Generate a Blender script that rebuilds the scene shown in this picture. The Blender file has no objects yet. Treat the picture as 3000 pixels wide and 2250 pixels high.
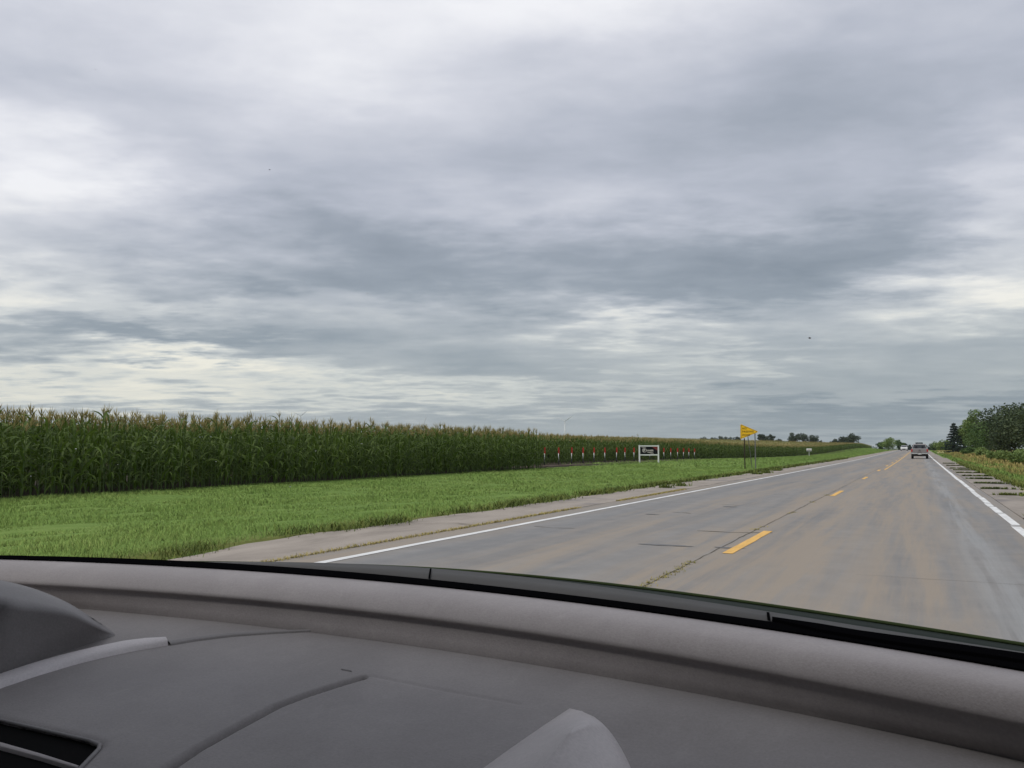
import bpy, bmesh, math, random
import numpy as np
from mathutils import Vector, Matrix
random.seed(7); RNG = np.random.default_rng(11)
S = bpy.context.scene
COL = S.collection
rad = math.radians

# ------------------------------------------------------------------ camera
FPX = 2494.0                                   # focal length in pixels of the 3000 x 2250 photograph
YAW, PITCH, CAMH = math.asin(.4305), math.asin(.0752), 1.25
cR = np.array([math.cos(YAW), math.sin(YAW), 0.0])
cF = np.array([-math.sin(YAW)*math.cos(PITCH), math.cos(YAW)*math.cos(PITCH), math.sin(PITCH)])
cU = np.cross(cR, cF)
cam_d = bpy.data.cameras.new("camera")
cam_d.sensor_width = 36.0; cam_d.lens = 36.0*FPX/3000.0
cam_d.clip_start = 0.02; cam_d.clip_end = 20000
cam = bpy.data.objects.new("camera", cam_d); COL.objects.link(cam)
cam.location = (0, 0, CAMH)
cam.rotation_euler = Matrix((cR, cU, -cF)).transposed().to_euler()
S.camera = cam
S.view_settings.view_transform = 'Standard'; S.view_settings.look = 'None'
S.view_settings.gamma = 1.0; S.view_settings.exposure = 0.22
S.cycles.use_denoising = True
S.cycles.max_bounces = 6; S.cycles.transparent_max_bounces = 12
S.cycles.diffuse_bounces = 3; S.cycles.glossy_bounces = 2; S.cycles.volume_bounces = 1
S.cycles.caustics_reflective = False; S.cycles.caustics_refractive = False

def ray(px, py):
    return cF + cR*(px-1500.0)/FPX - cU*(py-1125.0)/FPX
def at_h(px, py, h):                            # point h metres below the eye on the ray of a pixel
    d = ray(px, py); t = -h/d[2]; return np.array([d[0]*t, d[1]*t, CAMH-h])
def at_y(px, py, Y):                            # point at forward distance Y on the ray of a pixel
    d = ray(px, py); t = Y/d[1]; return np.array([d[0]*t, Y, CAMH+d[2]*t])
def bearing(px):                                # x / y of everything seen in that pixel column at eye level
    d = ray(px, 1313); return d[0]/d[1]

# ------------------------------------------------------------------ sky and sun
SUN_AZ, SUN_EL = rad(-152), rad(54)              # azimuth clockwise from the road's heading
W = bpy.data.worlds.new("World"); S.world = W; W.use_nodes = True
nt = W.node_tree; nt.nodes.clear()
class NT:
    """small helper for building node trees"""
    def __init__(s, tree): s.t = tree
    def n(s, typ, **kw):
        nd = s.t.nodes.new(typ)
        for k, v in kw.items(): setattr(nd, k, v)
        return nd
    def put(s, sock, v):
        if v is None: return
        if isinstance(v, bpy.types.NodeSocket): s.t.links.new(v, sock)
        else:
            if hasattr(sock.default_value, '__len__') and not hasattr(v, '__len__'): v = (v,)*len(sock.default_value)
            if hasattr(sock.default_value, '__len__') and len(sock.default_value) == 4 and len(v) == 3: v = tuple(v)+(1,)
            sock.default_value = v
    def math(s, op, a, b=None, c=None, clamp=False):
        nd = s.n('ShaderNodeMath', operation=op, use_clamp=clamp)
        for i, v in enumerate((a, b, c)): s.put(nd.inputs[i], v)
        return nd.outputs[0]
    def vec(s, op, a, b=None):
        nd = s.n('ShaderNodeVectorMath', operation=op)
        s.put(nd.inputs[0], a)
        if b is not None: s.put(nd.inputs[1], b)
        return nd.outputs['Value'] if op in ('DOT_PRODUCT', 'LENGTH') else nd.outputs[0]
    def comb(s, x, y, z=0.0):
        nd = s.n('ShaderNodeCombineXYZ')
        for i, v in enumerate((x, y, z)): s.put(nd.inputs[i], v)
        return nd.outputs[0]
    def sep(s, v):
        nd = s.n('ShaderNodeSeparateXYZ'); s.put(nd.inputs[0], v); return nd.outputs
    def noise(s, v, scale=1.0, detail=4.0, rough=.5, dist=0.0, out='Fac'):
        nd = s.n('ShaderNodeTexNoise'); s.put(nd.inputs['Vector'], v)
        s.put(nd.inputs['Scale'], scale); s.put(nd.inputs['Detail'], detail)
        s.put(nd.inputs['Roughness'], rough); s.put(nd.inputs['Distortion'], dist)
        return nd.outputs[out]
    def ramp(s, f, stops, interp='LINEAR'):
        nd = s.n('ShaderNodeValToRGB'); s.put(nd.inputs[0], f)
        cr = nd.color_ramp; cr.interpolation = interp
        while len(cr.elements) < len(stops): cr.elements.new(.5)
        for e, (p, c) in zip(cr.elements, stops):
            e.position = p; e.color = (tuple(c)+(1,))[:4] if hasattr(c, '__len__') else (c, c, c, 1)
        return nd.outputs[0]
    def mix(s, f, a, b, blend='MIX'):
        nd = s.n('ShaderNodeMix', data_type='RGBA', blend_type=blend)
        s.put(nd.inputs[0], f); s.put(nd.inputs[6], a); s.put(nd.inputs[7], b)
        return nd.outputs[2]
    def remap(s, v, a, b, c=0.0, d=1.0, smooth=True):
        nd = s.n('ShaderNodeMapRange', interpolation_type='SMOOTHSTEP' if smooth else 'LINEAR')
        for i, q in enumerate((v, a, b, c, d)): s.put(nd.inputs[i], q)
        return nd.outputs[0]

def build_sky():
    N = NT(nt)
    D = N.n('ShaderNodeTexCoord').outputs['Generated']
    dx, dy, dz = N.sep(D)
    zz = N.math('MAXIMUM', dz, 0.0)
    inv = N.math('DIVIDE', 1.0, N.math('ADD', zz, 0.075))
    P = N.comb(N.math('MULTIPLY', dx, inv), N.math('MULTIPLY', dy, inv), 0.0)       # the flat cloud deck overhead
    rot = N.n('ShaderNodeVectorRotate', rotation_type='Z_AXIS'); N.put(rot.inputs['Vector'], P); N.put(rot.inputs['Angle'], rad(-24))
    Q = rot.outputs[0]
    A = N.vec('MULTIPLY', Q, (0.72, 1.0, 1.0))                                       # rolls drawn out across the wind
    n1 = N.noise(A, .95, 8, .5, .25)
    n2 = N.noise(N.vec('ADD', A, (7.3, 2.1, 4.0)), 3.2, 7, .52, .35)
    n3 = N.noise(N.vec('ADD', A, (1.3, 9.1, 2.0)), .38, 3, .5, .2)
    n4 = N.noise(N.vec('ADD', A, (4.3, 3.1, 8.0)), 9.0, 6, .6, .3)
    wv = N.vec('MULTIPLY', N.vec('SUBTRACT', N.noise(A, 2.2, 6, .6, 0, 'Color'), (.5, .5, .5)), (.36, .15, 0))
    az = N.math('ARCTAN2', dx, dy); el = N.math('ARCSINE', dz)
    AE = N.vec('ADD', N.comb(az, el), wv)
    calm = N.remap(el, rad(1.5), rad(11), .35, 1.0)                                   # layers close up towards the horizon
    w = N.math('MULTIPLY', N.math('SUBTRACT', n1, .5), .92)
    w = N.math('ADD', w, N.math('MULTIPLY', N.math('SUBTRACT', n2, .5), .30))
    w = N.math('ADD', w, N.math('MULTIPLY', N.math('SUBTRACT', n4, .5), .10))
    w = N.math('ADD', w, N.math('MULTIPLY', N.math('SUBTRACT', n3, .5), .25))
    n5 = N.noise(N.comb(N.math('MULTIPLY', az, 11.0), N.math('MULTIPLY', el, 34.0), 3.0), 1.0, 8, .56, .5)   # lumpy undersides lower down
    w = N.math('ADD', w, N.math('MULTIPLY', N.math('SUBTRACT', n5, .5), N.math('MULTIPLY', N.remap(el, rad(.5), rad(5)), N.remap(el, rad(22), rad(9), .12, .5))))
    v = N.math('ADD', N.remap(el, rad(6), rad(30), .46, .62, False), N.math('MULTIPLY', w, calm))
    # thinner and thicker stretches of the overcast (pixel, spread, amount)
    for px, py, sx, sy, a in SKY_PATCHES:
        d = ray(px, py); d = d/np.linalg.norm(d)
        a0, e0 = math.atan2(d[0], d[1]), math.asin(d[2])
        q = N.vec('MULTIPLY', N.vec('SUBTRACT', AE, (a0, e0, 0)), (FPX/sx*1.1, FPX/sy*1.1, 0))
        g = N.math('EXPONENT', N.math('MULTIPLY', N.vec('DOT_PRODUCT', q, q), -1.0))
        v = N.math('MULTIPLY_ADD', g, a, v)
    hi = N.ramp(v, [(.0, (.26, .295, .355)), (.25, (.34, .375, .445)), (.5, (.50, .525, .61)), (.75, (.70, .71, .785)), (1.0, (.95, .945, .985))])
    lo = N.ramp(v, [(.0, (.225, .275, .33)), (.25, (.295, .345, .395)), (.5, (.44, .48, .51)), (.75, (.66, .685, .67)), (1.0, (.95, .915, .80))])
    c = N.mix(N.remap(el, rad(3), rad(17)), lo, hi)
    sky = N.n('ShaderNodeTexSky', sky_type='NISHITA')
    sky.sun_disc = False; sky.sun_elevation = SUN_EL; sky.sun_rotation = SUN_AZ % (2*math.pi)
    sky.air_density = 1.2; sky.dust_density = 3.0
    clear = N.n('ShaderNodeVectorMath', operation='SCALE'); N.put(clear.inputs[0], sky.outputs[0]); clear.inputs['Scale'].default_value = .1
    # a little clear blue comes through where the deck is thin
    final = N.mix(.94, clear.outputs[0], c)
    bg = N.n('ShaderNodeBackground'); N.put(bg.inputs[0], final); bg.inputs[1].default_value = .88
    out = N.n('ShaderNodeOutputWorld'); nt.links.new(bg.outputs[0], out.inputs[0])
SKY_PATCHES = [
    (750, 20, 1100, 230, .34), (1900, 20, 700, 130, .22), (60, 450, 380, 210, .40), (20, 830, 230, 70, .30),
    (560, 1060, 250, 46, .52), (150, 1125, 1200, 60, .42), (2870, 860, 400, 72, .44), (2980, 560, 150, 220, .24),
    (1850, 965, 270, 58, .42), (2150, 1050, 280, 32, .20), (480, 925, 230, 34, .2), (1500, 1150, 900, 26, .14), (1700, 620, 420, 70, .13),
    (950, 260, 420, 90, .1),
    (2250, 790, 540, 130, -.40), (1050, 690, 540, 110, -.26), (330, 975, 560, 50, -.24), (750, 850, 480, 50, -.20),
    (150, 260, 200, 70, -.10), (2650, 1215, 560, 66, -.34), (2350, 300, 700, 230, -.12), (1350, 810, 450, 100, -.24),
    (1500, 1230, 1200, 30, -.08)]
build_sky()
sun_d = bpy.data.lights.new("sun", 'SUN'); sun_d.energy = 1.5; sun_d.angle = rad(40); sun_d.color = (1.0, .96, .9)
sun = bpy.data.objects.new("sun", sun_d); COL.objects.link(sun)
sv = Vector((math.sin(SUN_AZ)*math.cos(SUN_EL), math.cos(SUN_AZ)*math.cos(SUN_EL), math.sin(SUN_EL)))
sun.rotation_euler = sv.to_track_quat('Z', 'Y').to_euler(); sun.location = (-40, 10, 60)

# ------------------------------------------------------------------ mesh and object helpers
def tris(F):
    out = []
    for f in F:
        for i in range(1, len(f)-1): out.append((f[0], f[i], f[i+1]))
    return np.array(out, np.int32).reshape(-1, 3)
def mesh_np(name, V, F, mats, midx=None, smooth=False):
    """fast mesh from vertex array and triangle array"""
    m = bpy.data.meshes.new(name); V = np.asarray(V, np.float32); F = np.asarray(F, np.int32)
    m.vertices.add(len(V)); m.vertices.foreach_set('co', V.ravel())
    k = F.shape[1]
    m.loops.add(F.size); m.loops.foreach_set('vertex_index', F.ravel())
    m.polygons.add(len(F)); m.polygons.foreach_set('loop_start', np.arange(0, F.size, k, dtype=np.int32))
    for q in (mats if isinstance(mats, (list, tuple)) else [mats]): m.materials.append(q)
    if midx is not None: m.polygons.foreach_set('material_index', np.asarray(midx, np.int32))
    if smooth: m.polygons.foreach_set('use_smooth', np.ones(len(F), bool))
    m.update(calc_edges=True)
    return m
class MB:
    """collects boxes, prisms, tubes and sheets; build() links them as one mesh object"""
    def __init__(s): s.V = []; s.F = []; s.M = []
    def add(s, V, F, mi=0):
        o = len(s.V); s.V += [tuple(map(float, v)) for v in V]
        s.F += [tuple(i+o for i in f) for f in F]; s.M += [mi]*len(F); return s
    def box(s, lo, hi, mi=0, bev=0.0):
        bm = bmesh.new(); bmesh.ops.create_cube(bm, size=1.0)
        c = [(a+b)/2 for a, b in zip(lo, hi)]; d = [abs(b-a) for a, b in zip(lo, hi)]
        for v in bm.verts: v.co = Vector((v.co[i]*d[i]+c[i] for i in range(3)))
        if bev: bmesh.ops.bevel(bm, geom=bm.edges[:], offset=bev, segments=2, affect='EDGES')
        bm.verts.index_update()
        s.add([v.co for v in bm.verts], [[v.index for v in f.verts] for f in bm.faces], mi); bm.free(); return s
    def tube(s, pts, r, n=8, mi=0, cap=True):
        pts = [Vector(p) for p in pts]; rs = r if hasattr(r, '__len__') else [r]*len(pts)
        V = []; F = []
        for i, p in enumerate(pts):
            t = (pts[min(i+1, len(pts)-1)]-pts[max(i-1, 0)]).normalized()
            a = t.cross(Vector((0, 0, 1)) if abs(t.z) < .9 else Vector((1, 0, 0))).normalized(); b = t.cross(a)
            for k in range(n):
                w = 2*math.pi*k/n; V.append(p+(a*math.cos(w)+b*math.sin(w))*rs[i])
        for i in range(len(pts)-1):
            for k in range(n):
                F.append((i*n+k, i*n+(k+1) % n, (i+1)*n+(k+1) % n, (i+1)*n+k))
        if cap: F.append(tuple(range(n))[::-1]); F.append(tuple((len(pts)-1)*n+k for k in range(n)))
        return s.add(V, F, mi)
    def prism(s, poly, axis, a, b, mi=0, tops=None):
        """polygon in the plane across `axis` (0 or 1 or 2) drawn from a to b; tops scales the second ring about its centre"""
        def put(p, q):
            l = [p[0], p[1]]; l.insert(axis, q); return l
        n = len(poly); V = [put(p, a) for p in poly]+[put(p, b) for p in poly]
        F = [tuple(range(n))[::-1], tuple(range(n, 2*n))]+[(i, (i+1) % n, n+(i+1) % n, n+i) for i in range(n)]
        return s.add(V, F, mi)
    def grid(s, rows, mi=0, close=False):
        n = len(rows[0]); V = [p for r in rows for p in r]; F = []
        for i in range(len(rows)-1):
            for j in range(n-1): F.append((i*n+j, i*n+j+1, (i+1)*n+j+1, (i+1)*n+j))
        return s.add(V, F, mi)
    def mesh(s, name, mats, smooth=False):
        m = bpy.data.meshes.new(name); m.from_pydata(s.V, [], s.F)
        for q in (mats if isinstance(mats, (list, tuple)) else [mats]): m.materials.append(q)
        m.polygons.foreach_set('material_index', s.M)
        bm = bmesh.new(); bm.from_mesh(m); bmesh.ops.recalc_face_normals(bm, faces=bm.faces[:]); bm.to_mesh(m); bm.free()
        if smooth: m.shade_smooth()
        m.update(); return m
    def build(s, name, mats, parent=None, smooth=False):
        return obj(name, s.mesh(name, mats, smooth), parent)
def obj(name, data, parent=None, loc=None):
    o = bpy.data.objects.new(name, data); COL.objects.link(o)
    if parent is not None: o.parent = parent
    if loc is not None: o.location = loc
    return o
def tag(o, label=None, cat=None, group=None, kind=None):
    for k, v in (('label', label), ('category', cat), ('group', group), ('kind', kind)):
        if v: o[k] = v
    return o
def empty(name, loc=(0, 0, 0), rz=0.0):
    o = obj(name, None, None, loc); o.rotation_euler = (0, 0, rz); o.empty_display_size = .2; return o
def copy_tree(o, parent=None):
    c = o.copy(); COL.objects.link(c); c.parent = parent
    for ch in [k for k in o.children]: copy_tree(ch, c)
    return c
def text_mesh(txt, size, mat, bold=0.0, sx=1.0, align='LEFT', depth=.003, shear=0.0, gap=1.0):
    cu = bpy.data.curves.new('lettering', 'FONT'); cu.body = txt; cu.size = size; cu.offset = bold; cu.extrude = depth
    cu.align_x = align; cu.shear = shear; cu.space_character = gap; cu.resolution_u = 4
    t = bpy.data.objects.new('lettering', cu); COL.objects.link(t)
    dg = bpy.context.evaluated_depsgraph_get(); dg.update()
    m = bpy.data.meshes.new_from_object(t.evaluated_get(dg)); bpy.data.objects.remove(t); bpy.data.curves.remove(cu)
    for v in m.vertices: v.co.x *= sx
    m.materials.clear(); m.materials.append(mat); return m

# ------------------------------------------------------------------ materials
def new_mat(name):
    m = bpy.data.materials.new(name); m.use_nodes = True; m.node_tree.nodes.clear(); return m, NT(m.node_tree)
def finish(m, N, col, rough=.7, spec=.3, metal=0.0, bump=None, bstr=.2, bdist=.01, coat=0.0, trans=0.0, tcol=None):
    b = N.n('ShaderNodeBsdfPrincipled'); N.put(b.inputs['Base Color'], col); N.put(b.inputs['Roughness'], rough)
    N.put(b.inputs['Specular IOR Level'], spec); N.put(b.inputs['Metallic'], metal); N.put(b.inputs['Coat Weight'], coat)
    if bump is not None:
        bp = N.n('ShaderNodeBump'); N.put(bp.inputs['Height'], bump); bp.inputs['Strength'].default_value = bstr; bp.inputs['Distance'].default_value = bdist
        N.t.links.new(bp.outputs[0], b.inputs['Normal'])
    sh = b.outputs[0]
    if trans:
        tr = N.n('ShaderNodeBsdfTranslucent'); N.put(tr.inputs[0], tcol if tcol is not None else col)
        mx = N.n('ShaderNodeMixShader'); mx.inputs[0].default_value = trans
        N.t.links.new(sh, mx.inputs[1]); N.t.links.new(tr.outputs[0], mx.inputs[2]); sh = mx.outputs[0]
    o = N.n('ShaderNodeOutputMaterial'); N.t.links.new(sh, o.inputs[0]); return m
def sc(c, k): return tuple(x*k for x in c)
def plain(name, c, rough=.6, spec=.35, metal=0.0, var=.12, scale=6.0, bstr=.0, coat=0.0, bdist=.004):
    """one colour with slight mottling and wear"""
    m, N = new_mat(name); co = N.n('ShaderNodeTexCoord').outputs['Object']
    f = N.noise(co, scale, 5, .6)
    col = N.mix(f, sc(c, 1-var), sc(c, 1+var))
    return finish(m, N, col, rough, spec, metal, f if bstr else None, bstr, bdist, coat)
def leafy(name, stops, rough=.5, spec=.3, trans=.22, tcol=None, up=0.0, big=.25):
    """foliage: every leaf its own shade, drifting over the plant; stops = colours dark to light"""
    m, N = new_mat(name); g = N.n('ShaderNodeNewGeometry'); oi = N.n('ShaderNodeObjectInfo')
    f = N.math('ADD', N.math('MULTIPLY', g.outputs['Random Per Island'], .5), N.math('MULTIPLY', N.noise(g.outputs['Position'], big, 4, .6), .85))
    f = N.math('ADD', N.math('SUBTRACT', f, .18), N.math('MULTIPLY', N.math('SUBTRACT', oi.outputs['Random'], .5), .25))
    k = len(stops); col = N.ramp(f, [(i/(k-1), c) for i, c in enumerate(stops)])
    finish(m, N, col, rough, spec, 0, None, 0, 0, 0, trans, tcol)
    if up:                                         # soft turf: shade with normals leaning to the sky
        nv = N.vec('NORMALIZE', N.vec('ADD', N.vec('MULTIPLY', g.outputs['Normal'], (1-up,)*3), (0, 0, up)))
        for nd in m.node_tree.nodes:
            if nd.type in ('BSDF_PRINCIPLED', 'BSDF_TRANSLUCENT') and nd.type != 'BSDF_TRANSLUCENT': m.node_tree.links.new(nv, nd.inputs['Normal'])
    return m

M = {}
def m_ground():
    m, N = new_mat('ground_cover'); P = N.n('ShaderNodeNewGeometry').outputs['Position']; x, y, z = N.sep(P)
    n1 = N.noise(P, .35, 6, .6); n2 = N.noise(P, 3.0, 5, .65); n3 = N.noise(P, .06, 4, .5)
    grass = N.ramp(N.math('ADD', N.math('MULTIPLY', n2, .6), N.math('MULTIPLY', n1, .4)), [(.25, (.085, .15, .034)), (.5, (.145, .225, .052)), (.75, (.215, .285, .08))])
    dry = N.ramp(N.math('ADD', N.math('MULTIPLY', n2, .55), N.math('MULTIPLY', n1, .45)), [(.3, (.13, .15, .04)), (.5, (.25, .21, .075)), (.7, (.33, .26, .11))])
    soil = N.ramp(n2, [(.3, (.03, .026, .018)), (.7, (.06, .05, .035))])
    wob = N.math('MULTIPLY', N.math('SUBTRACT', n1, .5), 2.2)
    xw = N.math('ADD', x, wob)
    right_dry = N.math('MULTIPLY', N.remap(xw, 3.6, 5.2), N.remap(n3, .18, .38))
    col = N.mix(right_dry, grass, dry)
    edge = N.math('MULTIPLY', N.remap(N.math('ABSOLUTE', N.math('ADD', x, 8.2)), .9, .1), .55)
    col = N.mix(edge, col, (.16, .13, .05, 1))
    col = N.mix(N.remap(xw, -20.2, -20.8), col, soil)
    field = N.ramp(n3, [(.35, (.07, .11, .03)), (.65, (.16, .16, .06))])
    far = N.remap(y, 560, 760)
    col = N.mix(far, col, field)
    return finish(m, N, col, .95, .1, 0, n2, .6, .05)
def m_road():
    m, N = new_mat('worn_asphalt'); P = N.n('ShaderNodeNewGeometry').outputs['Position']; x, y, z = N.sep(P)
    st = N.noise(N.vec('MULTIPLY', P, (1.5, .07, 1)), 1.0, 6, .6, .3)
    st2 = N.noise(N.vec('MULTIPLY', P, (5.0, .16, 1)), 1.0, 5, .65, .2)
    fine = N.noise(P, 60, 4, .8); mid = N.noise(P, 2.2, 5, .6)
    base = N.ramp(N.math('ADD', N.math('MULTIPLY', st, .6), N.math('MULTIPLY', mid, .4)), [(.3, (.15, .152, .155)), (.52, (.215, .212, .207)), (.72, (.285, .28, .272))])
    def band(c, w, a):   # dirt worn into strips along the road: centre line, lane middles, edges
        return N.math('MULTIPLY', N.math('EXPONENT', N.math('MULTIPLY', N.math('POWER', N.math('DIVIDE', N.math('SUBTRACT', x, c), w), 2.0), -1.0)), a)
    d = band(-2.15, .75, .9)
    for c, w, a in ((-.2, .7, .9), (-4.15, .6, .6), (-6.3, .4, 1.1), (1.45, .25, .6), (-1.3, .4, .5)): d = N.math('ADD', d, band(c, w, a))
    d = N.math('MULTIPLY', d, N.remap(N.math('ADD', N.math('MULTIPLY', st2, .55), N.math('MULTIPLY', st, .45)), .33, .62))
    mott = N.math('MULTIPLY', N.remap(N.noise(N.vec('MULTIPLY', P, (1.6, .13, 1)), 1.1, 7, .66, .3), .45, .66), .5)
    d = N.math('ADD', d, N.math('MULTIPLY', mott, N.remap(x, -6.4, -2.5, .45, 1.0)))
    col = N.mix(N.math('MINIMUM', d, .85), base, (.305, .253, .195, 1))
    pale = N.math('MULTIPLY', band(.62, .22, .5), N.remap(st2, .35, .6))
    col = N.mix(pale, col, (.33, .345, .35, 1))
    col = N.mix(N.math('MULTIPLY', N.remap(fine, .5, .75), .35), col, (.12, .12, .12, 1))
    col = N.mix(N.math('MULTIPLY', N.remap(fine, .45, .25), .3), col, (.36, .35, .33, 1))
    return finish(m, N, col, .78, .32, 0, fine, .25, .01)
def m_shoulder(name, tint):
    m, N = new_mat(name); P = N.n('ShaderNodeNewGeometry').outputs['Position']
    a = N.noise(N.vec('MULTIPLY', P, (1.0, .35, 1)), 1.6, 6, .62, .4); fine = N.noise(P, 45, 4, .8)
    col = N.ramp(a, [(.3, sc(tint, .72)), (.5, tint), (.72, sc(tint, 1.2))])
    col = N.mix(N.math('MULTIPLY', N.remap(fine, .5, .75), .4), col, sc(tint, .5))
    patch = N.remap(N.noise(P, .33, 3, .5), .56, .64)
    col = N.mix(N.math('MULTIPLY', patch, .45), col, (.16, .155, .165, 1))
    return finish(m, N, col, .88, .2, 0, fine, .35, .01)
def m_paint(name, c, wear=.42):
    m, N = new_mat(name); P = N.n('ShaderNodeNewGeometry').outputs['Position']
    f = N.noise(P, 9, 6, .75, .3); g = N.noise(N.vec('MULTIPLY', P, (3, .5, 1)), 3, 5, .6)
    col = N.mix(N.remap(g, .35, .65), sc(c, .82), c)
    col = N.mix(N.remap(f, wear-.1, wear-.17), col, (.24, .225, .2, 1))
    return finish(m, N, col, .65, .3, 0, f, .2, .004)
M['ground'] = m_ground(); M['road'] = m_road()
M['shoulder'] = m_shoulder('weathered_shoulder', (.325, .285, .245)); M['slab'] = m_shoulder('shoulder_concrete', (.30, .265, .23))
M['white_paint'] = m_paint('white_road_paint', (.78, .78, .76)); M['yellow_paint'] = m_paint('yellow_road_paint', (.80, .47, .12), .44)
M['crack'] = plain('crack_filler', (.11, .095, .07), .95, .1, 0, .3, 14)
M['tar'] = plain('tar_patch', (.165, .163, .162), .8, .2, 0, .35, 9)
M['grass'] = leafy('grass_blades', [(.11, .205, .045), (.18, .295, .068), (.245, .36, .09), (.35, .42, .13)], .8, .08, .12, None, .8, .22)
M['dry_grass'] = leafy('dry_grass_blades', [(.18, .20, .05), (.32, .28, .09), (.45, .36, .14), (.54, .43, .2)], .8, .08, .12, None, .7, .35)
M['weed'] = leafy('weed_leaves', [(.055, .075, .022), (.10, .14, .033), (.18, .21, .05), (.27, .26, .08)], .7, .1, .15, None, .55, .9)
M['corn_leaf'] = leafy('corn_leaves', [(.038, .066, .013), (.074, .122, .021), (.122, .18, .034), (.17, .215, .055)], .5, .25, .34, None, 0, .5)
M['corn_stalk'] = plain('corn_stalk_green', (.075, .115, .035), .55, .3, 0, .35, 5)
M['tassel'] = leafy('corn_tassel', [(.13, .14, .045), (.25, .22, .08), (.37, .31, .13), (.46, .39, .19)], .8, .1, .25, None, 0, .4)
M['black_plastic'] = plain('black_plastic', (.018, .018, .02), .5, .35)
M['white_post'] = plain('white_painted_post', (.78, .79, .77), .5, .35, 0, .05, 8)
M['red_plaque'] = plain('red_plastic', (.40, .035, .03), .45, .4, 0, .15, 9)
M['pink_panel'] = plain('faded_print', (.62, .40, .38), .5, .35, 0, .2, 20)
M['board_black'] = plain('board_black', (.010, .011, .013), .6, .12, 0, .3, 4)
M['board_red'] = plain('board_red', (.20, .028, .025), .45, .4, 0, .25, 6)
M['letter'] = plain('white_lettering', (.62, .58, .55), .5, .3, 0, .1, 20)
M['sign_yellow'] = plain('sign_yellow', (.86, .50, .012), .4, .4, 0, .05, 5)
M['sign_black'] = plain('sign_black', (.05, .03, .008), .5, .3)
M['sign_back'] = plain('bare_aluminium', (.45, .45, .45), .45, .4, .6)
M['dark_post'] = plain('dark_wood_post', (.045, .035, .028), .85, .15, 0, .35, 12, .3)
M['grey_post'] = plain('galvanised_post', (.17, .17, .165), .55, .35, .4, .2, 12)
M['bark'] = plain('bark', (.075, .06, .048), .95, .1, 0, .4, 5, .5, 0, .03)
M['turbine'] = plain('turbine_white', (.72, .74, .75), .4, .35, 0, .04, .05)
GREENS = {
    'mid': [(.022, .042, .014), (.042, .075, .022), (.068, .108, .032), (.10, .135, .045)],
    'light': [(.04, .065, .02), (.07, .108, .03), (.11, .15, .046), (.15, .185, .065)],
    'dark': [(.014, .022, .012), (.024, .036, .018), (.042, .056, .026), (.07, .08, .04)],
    'far': [(.022, .034, .024), (.034, .05, .033), (.05, .066, .042), (.062, .08, .05)],  # greyed greens: haze of distance put into the leaf colour
    'spruce': [(.012, .022, .018), (.02, .034, .026), (.032, .046, .034), (.045, .058, .04)]}
for k, v in GREENS.items(): M['tree_'+k] = leafy('foliage_'+k, [sc(q, 1.45 if k in ('far', 'spruce') else 2.0 if k == 'dark' else 1.75) for q in v], .6, .2, .18, None, 0, .3 if k != 'far' else .08)

# ------------------------------------------------------------------ terrain
def interp(v, xs, ys):
    """smooth interpolation through the given heights"""
    v = np.asarray(v, float); i = np.clip(np.searchsorted(xs, v)-1, 0, len(xs)-2); xs = np.asarray(xs, float); ys = np.asarray(ys, float)
    t = np.clip((v-xs[i])/(xs[i+1]-xs[i]), 0, 1)
    m = np.gradient(ys, xs); h = xs[i+1]-xs[i]
    return (2*t**3-3*t**2+1)*ys[i]+(t**3-2*t**2+t)*h*m[i]+(-2*t**3+3*t**2)*ys[i+1]+(t**3-t**2)*h*m[i+1]
def zr(y): return interp(y, [-60, 0, 70, 110, 150, 190, 277, 330, 400, 520, 800, 1500, 9000], [0, 0, 0, .05, .17, .27, .52, .6, .4, -.8, -4, -7, -8])
def zfield(y): return interp(y, [-60, 0, 90, 150, 240, 310, 390, 430, 490, 620, 900, 2000, 9000], [0, 0, 0, -.35, -.25, .5, 1.25, 1.3, .7, -.9, -3, -5, -6])
def sstep(v, a, b): t = np.clip((v-a)/(b-a), 0, 1); return t*t*(3-2*t)
X_LL, X_C, X_RL = -5.95, -2.10, 1.37                                       # white edge line, centre line, white edge line
def zg(x, y):
    x = np.asarray(x, float); y = np.asarray(y, float); x, y = np.broadcast_arrays(x, y)
    r = zr(y); f = zfield(y)
    t = sstep(-x, 8.3, 22.0); z = r*(1-t)+f*t
    z = z-.10*np.exp(-((x+13.5)/3.0)**2)
    s = np.clip(-24-x, 0, 1500); z = z+np.where(s < 150, .036*s*(1-.0012*s), 4.43+.0005*(s-150))
    z = z-.16*np.exp(-((x-5.2)/1.5)**2)+.25*sstep(x, 6.5, 12)+.002*np.clip(x-20, 0, 400)
    inr = (x > -8.25) & (x < 2.85)
    return z-np.where(inr, .08, .0)
def axis_lines(parts):
    out = []
    for a, b, d in parts: out += list(np.arange(a, b, d))
    return np.array(out+[parts[-1][1]])
gx = axis_lines([(-7000, -1500, 500), (-1500, -300, 60), (-300, -60, 8), (-60, -26, 1.5), (-26, -8.3, .45), (-8.3, -8.2, .05), (-8.2, 2.8, 1.0), (2.8, 2.9, .05), (2.9, 14, .45), (14, 60, 3), (60, 600, 40), (600, 7000, 500)])
gy = axis_lines([(-60, 0, 5), (0, 60, .9), (60, 200, 3), (200, 700, 9), (700, 2000, 60), (2000, 9000, 500)])
GX, GY = np.meshgrid(gx, gy); GZ = zg(GX, GY)
rough_mask = (GX < -8.3) | (GX > 2.95)
GZ = GZ+np.where(rough_mask & (GY < 300), RNG.normal(0, .018, GZ.shape), 0)
nx, ny = len(gx), len(gy); idx = np.arange(nx*ny).reshape(ny, nx)
quads = np.stack([idx[:-1, :-1], idx[:-1, 1:], idx[1:, 1:], idx[1:, :-1]], -1).reshape(-1, 4)
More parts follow.
